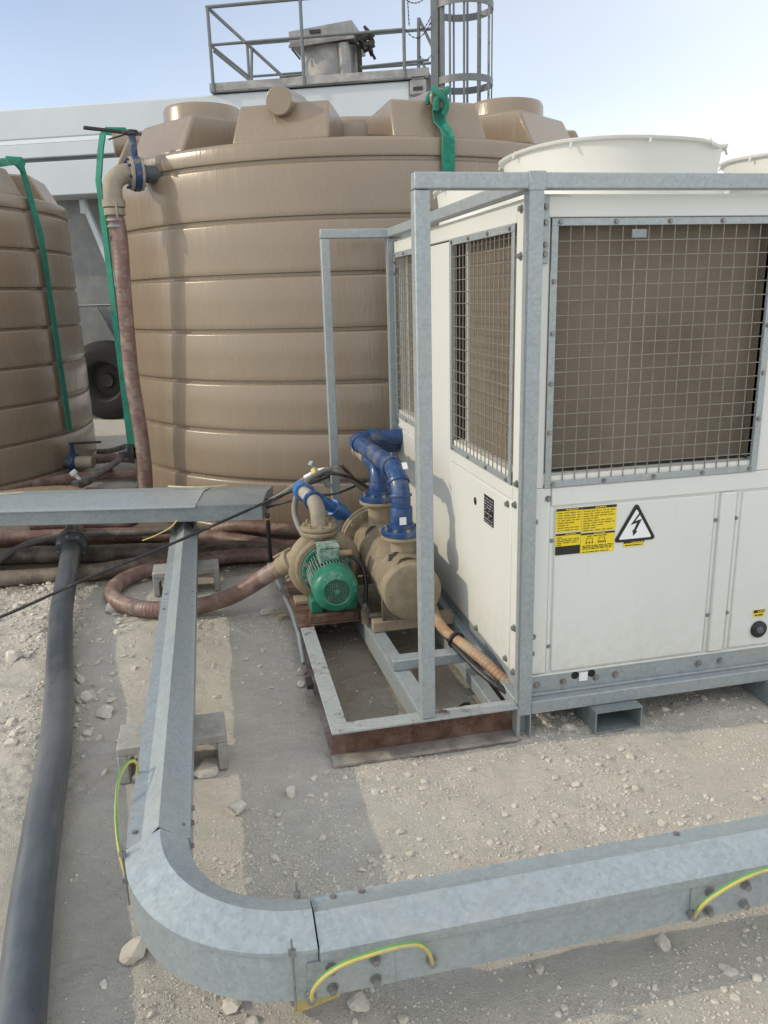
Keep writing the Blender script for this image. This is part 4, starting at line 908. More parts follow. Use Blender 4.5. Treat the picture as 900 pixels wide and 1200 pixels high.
# ------------------------------------------------------------------ cable trunking in the foreground
t = thing('cable_trunking', (-1.3, 0.5, 0.15), 'galvanised cable trunking bending round the foreground on concrete blocks', 'cable trunking')
XL, XRr, ZB, ZS, ZRDG = -1.372, -1.220, 0.150, 0.283, 0.334
def gable(w, zs=ZS, zr=ZRDG, lip=0.022, th=0.003):
    """cross section of the lid, from one edge to the other (s, z)"""
    return [(-w/2-0.004, zs-0.020), (-w/2-0.004, zs), (-w/2+0.034, zs+0.001), (0.006, zr), (w/2-0.014, zs+0.002), (w/2+0.004, zs), (w/2+0.004, zs-0.020)]
W = XRr-XL; xm = (XL+XRr)/2
def lid_prism(o, u, w, L, sec):
    top = sec; bot = [(a*0.985, b-0.004) for a, b in reversed(sec)]
    return MB().prism(top+bot, o, u, Z, w, L)
def body_prism(o, u, w, L, wd, zb=ZB, zs=ZS):
    th = 0.003
    poly = [(-wd/2, zb), (wd/2, zb), (wd/2, zs-0.002), (wd/2-th, zs-0.002), (wd/2-th, zb+th), (-wd/2+th, zb+th), (-wd/2+th, zs-0.002), (-wd/2, zs-0.002)]
    return MB().prism(poly, o, u, Z, w, L)
body_prism(Vector((xm, -0.672, 0)), X, Y, 3.16, W).build('trunking_body', 'galv_sheet', t)
lid_prism(Vector((xm, -0.66, 0)), X, Y, 1.84, gable(W+0.006)).build('trunking_lid', 'galv_sheet', t)
lid_prism(Vector((xm, 1.183, 0)), X, Y, 1.30, gable(W+0.004)).build('trunking_lid', 'galv_sheet', t)
# elbow: quarter ring, centre (-0.93, -0.675)
ex, ey = -0.928, -0.675; ro, ri = -XL+ex, -XRr+ex; rm = (ro+ri)/2
def ring(poly, n=28, a0=180, a1=270):
    m = MB(); k = len(poly); st = 0
    for i in range(n+1):
        a = R(a0+(a1-a0)*i/n)
        for (r, z) in poly: m.v.append(Vector((ex+r*math.cos(a), ey+r*math.sin(a), z - (0.022*i/n if z > ZS+0.02 else 0))))
    for i in range(n):
        for j in range(k): m.f.append((i*k+j, i*k+(j+1) % k, (i+1)*k+(j+1) % k, (i+1)*k+j))
    m.f.append(tuple(range(k))); m.f.append(tuple(reversed([n*k+j for j in range(k)]))); return m
ring([(ri, ZB), (ro, ZB), (ro, ZS-0.002), (ro-0.003, ZS-0.002), (ro-0.003, ZB+0.003), (ri+0.003, ZB+0.003), (ri+0.003, ZS-0.002), (ri, ZS-0.002)]).build('elbow_body', 'galv_sheet', t, smooth=25)
sec = [(ri-0.005, ZS-0.012), (ri-0.005, ZS+0.006), (rm-0.012, ZRDG+0.003), (ro+0.005, ZS+0.006), (ro+0.005, ZS-0.004), (ro+0.001, ZS-0.004), (rm-0.012, ZRDG-0.002), (ri-0.001, ZS-0.012)]
ring(sec).build('elbow_lid', 'galv_sheet', t, smooth=25)
ym = ey-rm
body_prism(Vector((ex+0.002, ym, 0)), -Y, X, 3.2, W).build('trunking_body', 'galv_sheet', t)
lid_prism(Vector((ex+0.004, ym, 0)), -Y, X, 1.98, [(-W/2-0.006, ZS-0.018), (-W/2-0.006, ZS+0.001), (-W/2+0.012, ZS+0.001), (-0.006, ZS+0.026), (W/2+0.012, ZS+0.001), (W/2+0.012, ZS-0.022)]).build('trunking_lid', 'galv_sheet', t)
yf = ym-W/2
for x0 in (-0.955, 0.0): MB().box(x0, x0+0.20, yf-0.0045, yf-0.0008, ZB+0.004, ZS-0.03).build('joint_plate', 'galv', t)
MB().box(XRr+0.0008, XRr+0.004, -0.78+0.12, -0.46, ZB+0.01, ZS-0.03).build('joint_plate', 'galv', t)
MB().box(XL-0.004, XL-0.0008, -0.66, -0.46, ZB+0.01, ZS-0.03).build('joint_plate', 'galv', t)
m = MB()
for x in (-0.90, -0.80, 0.05, 0.15):
    for z in (ZB+0.025, ZS-0.052): m.bolt((x, yf-0.0045, z), -Y, 0.0095, 0.016)
for y0 in (-0.62, -0.52, -0.45):
    m.bolt((XRr+0.004, y0, ZS-0.055), X, 0.007, 0.009); m.bolt((XL-0.004, y0, ZS-0.055), -X, 0.007, 0.009)
for y0 in (-0.60, 1.05, 1.25, 2.35):
    m.bolt((XL+0.012, y0, ZS+0.0005), Z, 0.006, 0.005); m.bolt((XRr-0.012, y0, ZS+0.0005), Z, 0.006, 0.005)
for x in (-0.87, -0.80, 0.05): m.bolt((x, ym+W/2-0.004, ZS+0.001), Z, 0.006, 0.005)
for a in (200, 230): m.bolt((ex+(ri-0.004)*math.cos(R(a)), ey+(ri-0.004)*math.sin(R(a)), ZS-0.04), -Vector((math.cos(R(a)), math.sin(R(a)), 0)), 0.008, 0.012)
tag(m.build('bolts', 'bolt', t), kind='stuff')
for (qx, qy) in ((-0.985, yf-0.010), (-0.955, ym+W/2+0.010), (XL-0.010, -0.70)):
    o = MB().cyl((qx, qy, ZB-0.012), (qx, qy, ZS+0.050), 0.0026, 8).build('threaded_rod', 'bolt', t)
    MB().cyl((qx, qy, ZS+0.010), (qx, qy, ZS+0.020), 0.010, 6).build('nut', 'bolt', o)
# earth bonding wires
def earth(pts, par=t):
    P = spline(pts, 0.012); o = MB().tube(P, 0.0046, 10).build('earth_wire', 'wyellow', par)
    MB().tube([p+Vector((0, 0.0030, 0.0030)) for p in P], 0.0035, 8).build('wire_stripe', 'wgreen', o)
    for e in (pts[0], pts[-1]): MB().cyl(Vector(e)+Vector((0,-0.004,0)), Vector(e)+Vector((0,0.014,0)), 0.012, 10).build('wire_lug', 'bolt', o)
earth([(-0.950, yf-0.016, ZB+0.015), (-0.946, yf-0.026, ZB+0.050), (-0.922, yf-0.038, ZB+0.092), (-0.875, yf-0.046, ZB+0.125), (-0.815, yf-0.050, ZB+0.140), (-0.755, yf-0.048, ZB+0.143), (-0.708, yf-0.040, ZB+0.130), (-0.680, yf-0.026, ZB+0.090), (-0.668, yf-0.014, ZB+0.045)])
earth([(0.005, yf-0.016, ZB+0.025), (0.014, yf-0.028, ZB+0.065), (0.045, yf-0.040, ZB+0.105), (0.10, yf-0.048, ZB+0.140), (0.16, yf-0.050, ZB+0.155), (0.22, yf-0.045, ZB+0.150), (0.27, yf-0.03, ZB+0.11), (0.29, yf-0.016, ZB+0.04)])
earth([(XL-0.016, -0.655, ZB+0.03), (XL-0.035, -0.60, ZB+0.085), (XL-0.048, -0.50, ZS-0.0), (XL-0.045, -0.40, ZS+0.045), (XL-0.020, -0.33, ZS+0.055), (XL+0.0, -0.315, ZS+0.035), (XL-0.012, -0.30, ZS-0.03)])

# concrete blocks
def block(x0, y0, name, label_):
    t = MB(); w, dpt, h = 0.385, 0.175, 0.146; x1_, y1_ = x0+w, y0+dpt; e = 0.034
    t.box(x0, x1_, y0, y1_, h-e, h).box(x0, x0+e, y0, y1_, 0, h-e-0.001).box(x1_-e, x1_, y0, y1_, 0, h-e-0.001).box(x0+w/2-e/2, x0+w/2+e/2, y0, y1_, 0, h-e-0.001)
    for (a, b) in ((x0+e, x0+w/2-e/2), (x0+w/2+e/2, x1_-e)):   # rounded cavity corners
        for (xx, s) in ((a, 1), (b, -1)): t.prism([(0, 0), (0.035*s, 0), (0.012*s, -0.010), (0, -0.035)], (xx, y0+0.001, h-e), X, Z, Y, dpt-0.002)
    o = t.build(name, 'concrete', None, bevel=0.005, loc=(x0+w/2, y0+dpt/2, 0)); tag(o, label_, 'concrete block', 'hollow blocks under the trunking')
block(-1.495, 0.085, 'concrete_block', 'nearer hollow concrete block under the galvanised trunking, white slab in its opening')
block(-1.485, 1.99, 'concrete_block', 'farther hollow concrete block under the trunking, inside the maroon hose loop')

# wide trunking at the back
d = Vector((1.63, -0.37, 0)).normalized(); b = Vector((-d.y, d.x, 0)); o2 = Vector((-0.815, 2.10, 0))
t = thing('cable_trunking', o2+Z*0.40, 'wide galvanised trunking crossing in front of the tanks on the left', 'cable trunking')
zb, zs, wd = 0.385, 0.487, 0.46
L = 4.2
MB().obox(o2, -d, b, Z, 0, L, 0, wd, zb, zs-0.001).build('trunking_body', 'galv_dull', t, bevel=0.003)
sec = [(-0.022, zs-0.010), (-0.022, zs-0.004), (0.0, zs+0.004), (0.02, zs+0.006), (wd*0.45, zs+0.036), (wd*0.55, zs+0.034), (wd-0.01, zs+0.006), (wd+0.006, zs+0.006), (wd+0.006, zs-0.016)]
MB().prism(sec, o2-d*0.40, b, Z, -d, L-0.4).build('trunking_lid', 'galv_sheet', t)
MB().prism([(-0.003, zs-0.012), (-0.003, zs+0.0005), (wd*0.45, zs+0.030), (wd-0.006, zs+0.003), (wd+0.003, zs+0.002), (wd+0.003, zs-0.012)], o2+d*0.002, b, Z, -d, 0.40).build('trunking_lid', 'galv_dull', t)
m = MB().bolt(o2-d*0.10-b*0.0005+Z*0.43, -b, 0.008, 0.006)
m.bolt(o2-d*1.75+Z*0.46-b*0.0005, -b, 0.006, 0.006)
tag(m.build('bolts', 'bolt', t), kind='stuff')
for k, v in ((0.55, wd-0.05), (3.0, 0.05), (3.0, wd-0.10)):
    MB().obox(o2-d*k, d, b, Z, -0.025, 0.025, v, v+0.05, 0.0, zb-0.001).build('support_leg', 'galv_dull', t, bevel=0.003)
MB().prism([(-0.06, 0.284), (0.06, 0.284), (0.06, 0.384), (0.035, 0.384), (0.0, 0.34), (-0.035, 0.384), (-0.06, 0.384)], (xm, 2.40, 0), X, Z, Y, 0.03).build('joint_bracket', 'bare', t)
for (k0, k1, v) in ((0.28, 0.66, 0.36), (1.58, 2.1, 0.30)):
    pts = spline([o2-d*k0+b*v+Z*(zs+0.034), o2-d*(k0+0.1)+b*(v-0.05)+Z*(zs+0.040), o2-d*((k0+k1)/2)+b*(v-0.06)+Z*(zs+0.042), o2-d*(k1-0.05)+b*(v-0.03)+Z*(zs+0.042), o2-d*k1+b*v+Z*(zs+0.04)], 0.02)
    MB().tube(pts, 0.006, 8).build('earth_wire', 'cream', t)
MB().tube(spline([o2-d*0.52-b*0.012+Z*0.40, o2-d*0.56-b*0.03+Z*0.36, o2-d*0.66-b*0.03+Z*0.31, o2-d*0.74-b*0.02+Z*0.28], 0.02), 0.004, 6).build('earth_wire', 'tie', t)

# cables at the trunking end
def tubething(pts, r, name, mat, label_, cat, group=None, step=0.03, n=10):
    P = spline(pts, step); return tag(MB().tube(P, r, n).build(name, mat, None, loc=P[0]), label_, cat, group)
tubething([(-0.80, 2.24, 0.445), (-0.70, 2.14, 0.52), (-0.60, 2.03, 0.61), (-0.50, 1.96, 0.68), (-0.40, 1.91, 0.705), (-0.28, 1.90, 0.63), (-0.15, 1.93, 0.50)], 0.017, 'power_cable', 'greyhose', 'grey cable arching from the wide trunking end towards the chiller', 'cable', 'cables at the trunking end')
tubething([(-0.80, 2.30, 0.44), (-0.62, 2.05, 0.60), (-0.50, 1.93, 0.665), (-0.42, 1.88, 0.69), (-0.30, 1.87, 0.66), (-0.16, 1.90, 0.56), (-0.08, 1.95, 0.5)], 0.008, 'power_cable', 'black', 'thin black cable beside the grey arching cable', 'cable', 'cables at the trunking end')
tubething([(-0.38, 1.91, 0.715), (-0.46, 1.91, 0.70), (-0.56, 1.88, 0.655), (-0.625, 1.84, 0.59), (-0.65, 1.80, 0.50), (-0.63, 1.68, 0.42), (-0.58, 1.52, 0.38), (-0.50, 1.42, 0.40)], 0.017, 'power_cable', 'greyhose', 'dark cable looping down behind the pump from the yellow tie', 'cable', 'cables at the trunking end')
tubething([(-0.78, 2.22, 0.43), (-0.55, 1.98, 0.54), (-0.39, 1.90, 0.565), (-0.2, 1.93, 0.62), (-0.08, 1.98, 0.66)], 0.007, 'power_cable', 'black', 'lowest thin black cable crossing behind the pump pipe', 'cable', 'cables at the trunking end')
tubething([(-0.785, 2.13, 0.42), (-0.785, 2.12, 0.36), (-0.785, 2.13, 0.2), (-0.78, 2.17, 0.08), (-0.76, 2.22, 0.02), (-0.70, 2.2, 0.015)], 0.013, 'power_cable', 'black', 'black cable dropping straight down from the end of the wide trunking', 'cable')
tag(MB().cyl((-0.785, 2.128, 0.365), (-0.785, 2.124, 0.39), 0.016, 10).build('cable_tie', 'wyellow', None, loc=(-0.785, 2.127, 0.36)), 'yellow tape around the black cable dropping from the trunking', 'tape')
m = MB().lathe([(0.018, -0.02), (0.034, -0.01), (0.036, 0.015), (0.018, 0.025)], (-0.50, 1.95, 0.684), Vector((0.8, -0.3, 0.45)), 14)
tag(m.build('cable_tie', 'tie', None, loc=(-0.5, 1.95, 0.68)), 'yellow tie bundling the cables behind the galvanised post', 'tie')
tubething([(-0.42, 1.92, 0.708), (-0.48, 1.945, 0.70), (-0.56, 1.985, 0.655)], 0.013, 'cable_sleeve', 'lwhite', 'white sleeve on the cable next to the yellow tie', 'cable sleeve')
tubething([(-3.2, 1.75, 0.02), (-2.55, 1.66, 0.03), (-2.24, 1.66, 0.10), (-1.80, 1.72, 0.245), (-1.36, 1.80, 0.37), (-1.05, 1.90, 0.455), (-0.78, 1.97, 0.535), (-0.55, 1.93, 0.625), (-0.42, 1.90, 0.67)], 0.0085, 'power_cable', 'black', 'long thin black cable strung diagonally above the trunking and pipe', 'cable', None, 0.05)

# ------------------------------------------------------------------ black pipe
t = thing('water_pipe', (-1.8, 1.0, 0.06), 'thick black plastic pipe on the ground running towards the camera', 'pipe')
pts = spline([(-2.02, 2.62, 0.17), (-1.985, 2.2, 0.13), (-1.945, 1.70, 0.088), (-1.875, 1.2, 0.070), (-1.80, 0.72, 0.066), (-1.745, 0.30, 0.064), (-1.71, -0.1, 0.064), (-1.665, -0.55, 0.064), (-1.61, -1.0, 0.064), (-1.56, -1.5, 0.064)], 0.04)
MB().tube(pts, 0.060, 28).build('pipe_length', 'bpipe', t)
fd = (Vector(pts[0])-Vector(pts[3])).normalized(); f0 = Vector(pts[0])
m = MB().lathe([(0.05, 0), (0.088, 0), (0.098, 0.010), (0.098, 0.022), (0.080, 0.030), (0.080, 0.055), (0.10, 0.06), (0.10, 0.085), (0.05, 0.09)], f0-fd*0.02, fd, 36)
m.build('pipe_collar', 'bpipe', t)
m = MB()
for k in range(8):
    a = k*math.pi/4+0.2; u_ = fd.cross(Z).normalized(); w_ = u_.cross(fd); q = f0+fd*-0.025+u_*0.083*math.cos(a)+w_*0.083*math.sin(a); m.cyl(q, q+fd*0.10, 0.011, 6)
tag(m.build('collar_bolts', 'bolt', t), kind='stuff')
MB().tube(spline([f0+fd*0.06, f0+fd*0.3, f0+fd*0.55+Vector((-0.02, 0, -0.06)), f0+fd*0.9+Vector((-0.05, 0, -0.17))], 0.05), 0.060, 24).build('pipe_length', 'bpipe', t)

# ------------------------------------------------------------------ hoses on the ground behind
HG = 'hoses around the tanks'
tubething([(-4.0, 3.55, 0.055), (-3.2, 3.45, 0.055), (-2.64, 3.38, 0.055), (-2.04, 3.28, 0.055), (-1.5, 3.12, 0.055), (-1.1, 2.92, 0.055), (-0.75, 2.62, 0.055), (-0.45, 2.47, 0.06), (-0.1, 2.44, 0.06)], 0.052, 'water_hose', 'maroon', 'maroon hose on the ground nearest the big tank, behind the black pipe collar', 'hose', HG, 0.04, 14)
tubething([(-4.0, 3.12, 0.055), (-3.0, 3.0, 0.055), (-2.3, 2.88, 0.055), (-1.7, 2.74, 0.055), (-1.2, 2.70, 0.055), (-0.8, 2.53, 0.055), (-0.55, 2.28, 0.055), (-0.3, 2.24, 0.055)], 0.056, 'water_hose', 'brownhose', 'dusty dark brown hose, middle one of those crossing under the wide trunking', 'hose', HG, 0.04, 14)
tubething([(-4.0, 2.75, 0.055), (-3.0, 2.56, 0.055), (-2.42, 2.44, 0.055), (-1.95, 2.40, 0.055), (-1.66, 2.46, 0.055), (-1.3, 2.56, 0.055), (-0.95, 2.58, 0.055), (-0.62, 2.36, 0.055), (-0.45, 2.2, 0.055)], 0.052, 'water_hose', 'brownhose', 'dusty brown hose nearest the camera, just behind the rubble by the black pipe', 'hose', HG, 0.04, 14)
tubething([(-3.4, 2.30, 0.02), (-2.7, 2.62, 0.03), (-2.35, 2.95, 0.12), (-2.0, 3.05, 0.12), (-1.6, 2.98, 0.12), (-1.25, 2.98, 0.12), (-1.0, 3.0, 0.06)], 0.024, 'water_hose', 'greyhose', 'thin grey hose lying over the brown hoses behind the pipe', 'hose', HG, 0.04, 12)
tubething([(-1.15, 3.02, 0.08), (-0.95, 2.85, 0.15), (-0.6, 2.62, 0.15), (-0.3, 2.48, 0.16), (0.1, 2.46, 0.16)], 0.045, 'water_hose', 'maroon', 'maroon hose raised over the others at the foot of the big tank', 'hose', HG, 0.04, 14)
tubething([(-4.5, 4.3, 0.05), (-3.6, 4.55, 0.06), (-2.9, 4.80, 0.06), (-2.55, 4.75, 0.08), (-2.3, 4.55, 0.10), (-2.1, 4.40, 0.06), (-1.9, 4.28, 0.05)], 0.048, 'water_hose', 'tan', 'tan hose in front of the left tank', 'hose', HG, 0.04, 14)
tubething([(-4.2, 3.9, 0.05), (-3.2, 4.20, 0.05), (-2.75, 4.30, 0.06), (-2.45, 4.32, 0.07), (-2.25, 4.28, 0.06)], 0.042, 'water_hose', 'maroon2', 'pinkish maroon hose with beige coupling at the far left', 'hose', HG, 0.04, 14)
m = MB().lathe([(0.04, 0), (0.056, 0), (0.056, 0.05), (0.05, 0.055), (0.05, 0.10), (0.056, 0.105), (0.056, 0.15), (0.04, 0.155)], (-2.62, 4.32, 0.065), Vector((1, 0.0, 0.02)), 20)
tag(m.build('hose_coupling', 'tan', None, loc=(-2.62, 4.32, 0.065)), 'beige coupling joining hoses in front of the left tank', 'coupling')
tubething([(-2.9, 5.15, 0.06), (-2.45, 5.35, 0.06), (-2.1, 5.40, 0.06), (-1.75, 5.20, 0.06), (-1.62, 4.80, 0.06), (-1.85, 4.45, 0.06), (-2.2, 4.62, 0.07)], 0.05, 'water_hose', 'maroon', 'coiled maroon hose between the two tanks', 'hose', HG, 0.04, 14)
tubething([(-2.40, 5.9, 0.12), (-2.1, 6.05, 0.10), (-1.85, 5.95, 0.08), (-1.65, 5.7, 0.06), (-1.6, 5.4, 0.06)], 0.048, 'water_hose', 'maroon', 'maroon hose joined to the valve at the foot of the left tank', 'hose', HG, 0.04, 14)
tubething([(-2.45, 6.75, 0.06), (-2.2, 6.5, 0.10), (-2.02, 6.3, 0.17), (-1.96, 6.0, 0.20), (-2.02, 5.6, 0.16), (-2.15, 5.2, 0.12), (-2.24, 4.95, 0.11)], 0.03, 'water_hose', 'greyhose', 'grey hose bending up between the tanks to a white nozzle', 'hose', HG, 0.04, 12)
t = thing('hose_nozzle', (-2.25, 4.9, 0.10), 'grey hose fitting with a white cap between the tanks', 'nozzle')
MB().cyl((-2.23, 4.97, 0.11), (-2.33, 4.80, 0.10), 0.045, 18).build('fitting', 'greyhose', t, bevel=0.004)
MB().cyl((-2.29, 4.86, 0.14), (-2.33, 4.85, 0.20), 0.018, 12).cyl((-2.325, 4.85, 0.195), (-2.345, 4.845, 0.225), 0.035, 18).build('cap', 'lwhite', t, bevel=0.004)
# low valve of the left tank
t = thing('butterfly_valve', (-2.5, 5.62, 0.16), 'low blue valve with black lever at the foot of the left tank', 'valve')
v0 = Vector((-2.56, 5.60, 0.17)); vd = Vector((0.93, -0.25, 0)).normalized()
MB().cyl(v0-vd*0.1, v0+vd*0.10, 0.055, 18).build('spigot', 'dgreen', t)
MB().cyl(v0+vd*0.10, v0+vd*0.15, 0.10, 24).build('valve_body', 'vblue', t, bevel=0.004)
MB().cyl(v0+vd*0.125+Z*0.08, v0+vd*0.125+Z*0.18, 0.02, 10).build('valve_neck', 'vblue', t)
MB().beam(v0+vd*0.10+Z*0.19, v0+vd*0.42+Z*0.20, 0.03, 0.02).build('lever', 'black', t, bevel=0.003)
MB().cyl(v0+vd*0.15, v0+vd*0.32, 0.06, 18).build('coupling', 'pgrey', t)

# ------------------------------------------------------------------ mobile silo behind the tanks
O = Vector((-3.5, 10.0, 0)); U = Vector((0.93, -0.368, 0)).normalized(); V = Vector((0.368, 0.93, 0)).normalized()
t = thing('mobile_silo', O+U*2, 'long white mobile silo on a grey wheeled chassis behind the tanks', 'silo')
def sil(u0, u1, v0, v1, z0, z1): return MB().obox(O, U, V, Z, u0, u1, v0, v1, z0, z1)
sil(-6, 5.55, 0.03, 2.6, 3.86, 4.25).build('upper_shell', 'silo', t, bevel=0.02)
MB().prism([(0.0, 3.80), (0.03, 3.859), (2.6, 3.859), (2.6, 3.80)], O-U*6, V, Z, U, 11.55).build('ledge', 'silo', t)
sil(-6, 5.55, 0.0, 2.6, 3.62, 3.799).build('middle_shell', 'silo', t, bevel=0.01)
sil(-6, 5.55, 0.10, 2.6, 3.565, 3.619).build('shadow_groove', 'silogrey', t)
sil(-6, 5.55, 0.0, 2.6, 3.13, 3.564).build('lower_shell', 'silo', t, bevel=0.01)
sil(-6, 5.0, 0.55, 2.3, 1.66, 3.129).build('chassis_plate', 'silogrey', t)
sil(-6, 5.0, 0.57, 2.3, 0.95, 1.654).build('chassis_plate', 'silogrey', t)
MB().obox(O+U*0.80+V*0.35+Z*3.10, (U*0.43-Z*1.30).normalized(), (U*1.3+Z*0.43).normalized(), V, 0, 1.6, -0.035, 0.035, 0, 0.07).build('brace', 'silo', t)
sil(0.76, 0.84, 0.34, 0.42, 2.92, 3.10).build('brace_plate', 'silo', t)
MB().prism([(0.75, 1.65), (1.0, 1.1), (0.75, 1.1)], O+V*0.50, U, Z, V, 0.04).build('gusset', 'silogrey', t)
def wheel(u0):
    cpos = O+U*u0+V*0.12; cpos.z = 0.57; ax_ = V
    w = MB().lathe([(0.30, 0), (0.42, -0.015), (0.53, 0.01), (0.575, 0.05), (0.58, 0.10), (0.565, 0.105), (0.565, 0.125), (0.58, 0.13), (0.58, 0.19), (0.565, 0.195), (0.565, 0.215), (0.58, 0.22), (0.575, 0.27), (0.53, 0.30), (0.42, 0.32), (0.30, 0.31)], cpos, ax_, 56).build('wheel', 'tyre', t)
    MB().lathe([(0.001, 0.10), (0.10, 0.09), (0.12, 0.13), (0.24, 0.14), (0.29, 0.02), (0.31, 0.01)], cpos, ax_, 40).build('rim', 'bare', w)
for u0 in (0.92, -0.35): wheel(u0)
sil(0.2, 1.9, 0.75, 1.0, 0.45, 0.66).build('axle', 'silogrey', t)
for u0 in (-3.6, 4.4): sil(u0, u0+0.25, 0.6, 0.85, 0.0, 0.949).build('support_leg', 'silogrey', t)
# platform with handrail
p = thing('platform', O+U*4+Z*4.26, 'grey handrail platform on top of the white silo', 'platform')
def pil(u0, u1, v0, v1, z0, z1): return MB().obox(O, U, V, Z, u0, u1, v0, v1, z0, z1)
pil(2.96, 5.80, -0.03, 0.0, 4.275, 4.37).build('toe_board', 'filter', p, bevel=0.003)
pil(2.96, 5.80, 0.002, 1.5, 4.262, 4.274).build('walkway', 'silogrey', p)
def rl(a, b, r=0.022): return MB().tube([O+U*a[0]+V*a[1]+Z*a[2], O+U*b[0]+V*b[1]+Z*b[2]], r, 8).build('handrail', 'rail', p)
for u0 in (3.02, 4.22, 5.50): rl((u0, -0.045, 4.26), (u0, -0.045, 5.23 if u0 < 5 else 5.75))
rl((3.0, -0.045, 5.225), (5.5, -0.045, 5.225)); rl((3.0, -0.045, 4.80), (5.5, -0.045, 4.80), 0.018)
rl((3.02, -0.02, 5.225), (3.02, 1.5, 5.225)); rl((3.02, -0.02, 4.80), (3.02, 1.5, 4.80), 0.018)
rl((3.02, 1.5, 4.27), (3.02, 1.5, 5.225)); rl((4.3, 1.5, 4.27), (4.3, 1.5, 5.225)); 
rl((3.02, 1.5, 5.225), (5.8, 1.5, 4.55+0.675)); rl((3.02, 1.5, 4.80), (5.8, 1.5, 4.80), 0.018)
rl((3.04, 0.02, 5.20), (3.97, 0.02, 4.36), 0.02); rl((3.04, 0.02, 4.75), (3.52, 0.02, 4.36), 0.02); rl((3.52, 0.0, 4.36), (3.55, 0.0, 4.74), 0.018)
rl((3.9, -0.02, 4.385), (4.2, -0.02, 4.39), 0.015); rl((4.95, -0.02, 4.43), (5.8, -0.02, 4.45), 0.015)
tag(pil(3.28, 3.62, 0.3, 0.6, 4.275, 4.33).build('tray_crate', 'orangebox', None, loc=O+U*3.4+V*0.4+Z*4.27), 'orange box lying on the platform behind the toe board', 'box')
# vent filter
fl = thing('vent_filter', O+U*4.5+V*0.6+Z*4.275, 'round grey dust filter with a tilted lid on the silo platform', 'dust filter')
fc = O+U*4.47+V*0.55
MB().lathe([(0.385, 4.276), (0.39, 4.30), (0.39, 4.78), (0.001, 4.78)], fc, Z, 40).build('filter_drum', 'filter', fl)
MB().hexa([fc+U*-0.45+V*-0.45+Z*4.76, fc+U*0.37+V*-0.45+Z*4.81, fc+U*0.37+V*0.45+Z*4.81, fc+U*-0.45+V*0.45+Z*4.76, fc+U*-0.46+V*-0.46+Z*4.92, fc+U*0.36+V*-0.44+Z*5.00, fc+U*0.36+V*0.45+Z*5.04, fc+U*-0.46+V*0.45+Z*4.95]).build('filter_lid', 'filter', fl, bevel=0.012)
MB().hexa([fc+U*-0.46+V*-0.47+Z*4.735, fc+U*0.38+V*-0.47+Z*4.785, fc+U*0.38+V*-0.44+Z*4.785, fc+U*-0.46+V*-0.44+Z*4.735, fc+U*-0.46+V*-0.47+Z*4.765, fc+U*0.38+V*-0.47+Z*4.815, fc+U*0.38+V*-0.44+Z*4.815, fc+U*-0.46+V*-0.44+Z*4.765]).build('lid_rim', 'filter', fl)
MB().box(0, 0.001, 0, 0.001, 0, 0.001) if False else None
MB().obox(fc, U, V, Z, -0.18, -0.04, -0.475, -0.455, 4.875, 4.915).build('lid_handle', 'bare', fl)
MB().tube([fc+U*0.24+V*-0.36+Z*4.276, fc+U*0.24+V*-0.37+Z*4.60, fc+U*0.23+V*-0.38+Z*4.76], 0.075, 14).build('duct', 'filter', fl)
m = MB()
for i in range(18):
    a0 = fc+U*(0.36+random.uniform(0, 0.16))+V*random.uniform(-0.4, 0.1)+Z*random.uniform(4.72, 4.98)
    m.beam(a0, a0+U*random.uniform(0.02, 0.18)+Z*random.uniform(-0.2, 0.05), 0.03, 0.035)
m.beam(fc+U*0.40+V*-0.2+Z*4.42, fc+U*0.40+V*-0.2+Z*4.78, 0.05, 0.05)
m.build('linkage', 'bare', fl)
MB().beam(fc+U*0.43+V*-0.2+Z*4.28, fc+U*0.43+V*-0.2+Z*4.45, 0.025, 0.025).build('piston', 'lwhite', fl)
MB().beam(fc+U*-0.44+V*-0.40+Z*4.74, fc+U*-0.34+V*-0.38+Z*4.62, 0.03, 0.02).build('lid_catch', 'bare', fl)
# junction box by the ladder
jb = thing('junction_box', O+U*5.65+V*0.2+Z*4.05, 'grey junction box on the silo end beside the ladder', 'junction box')
pil(5.56, 5.76, -0.02, 0.12, 4.08, 4.24).build('mount', 'filter', jb, bevel=0.004); pil(5.58, 5.74, 0.0, 0.16, 4.2405, 4.34).build('cover', 'filter', jb, bevel=0.012); pil(5.60, 5.72, -0.024, -0.0205, 4.12, 4.165).build('slot', 'bare', jb)
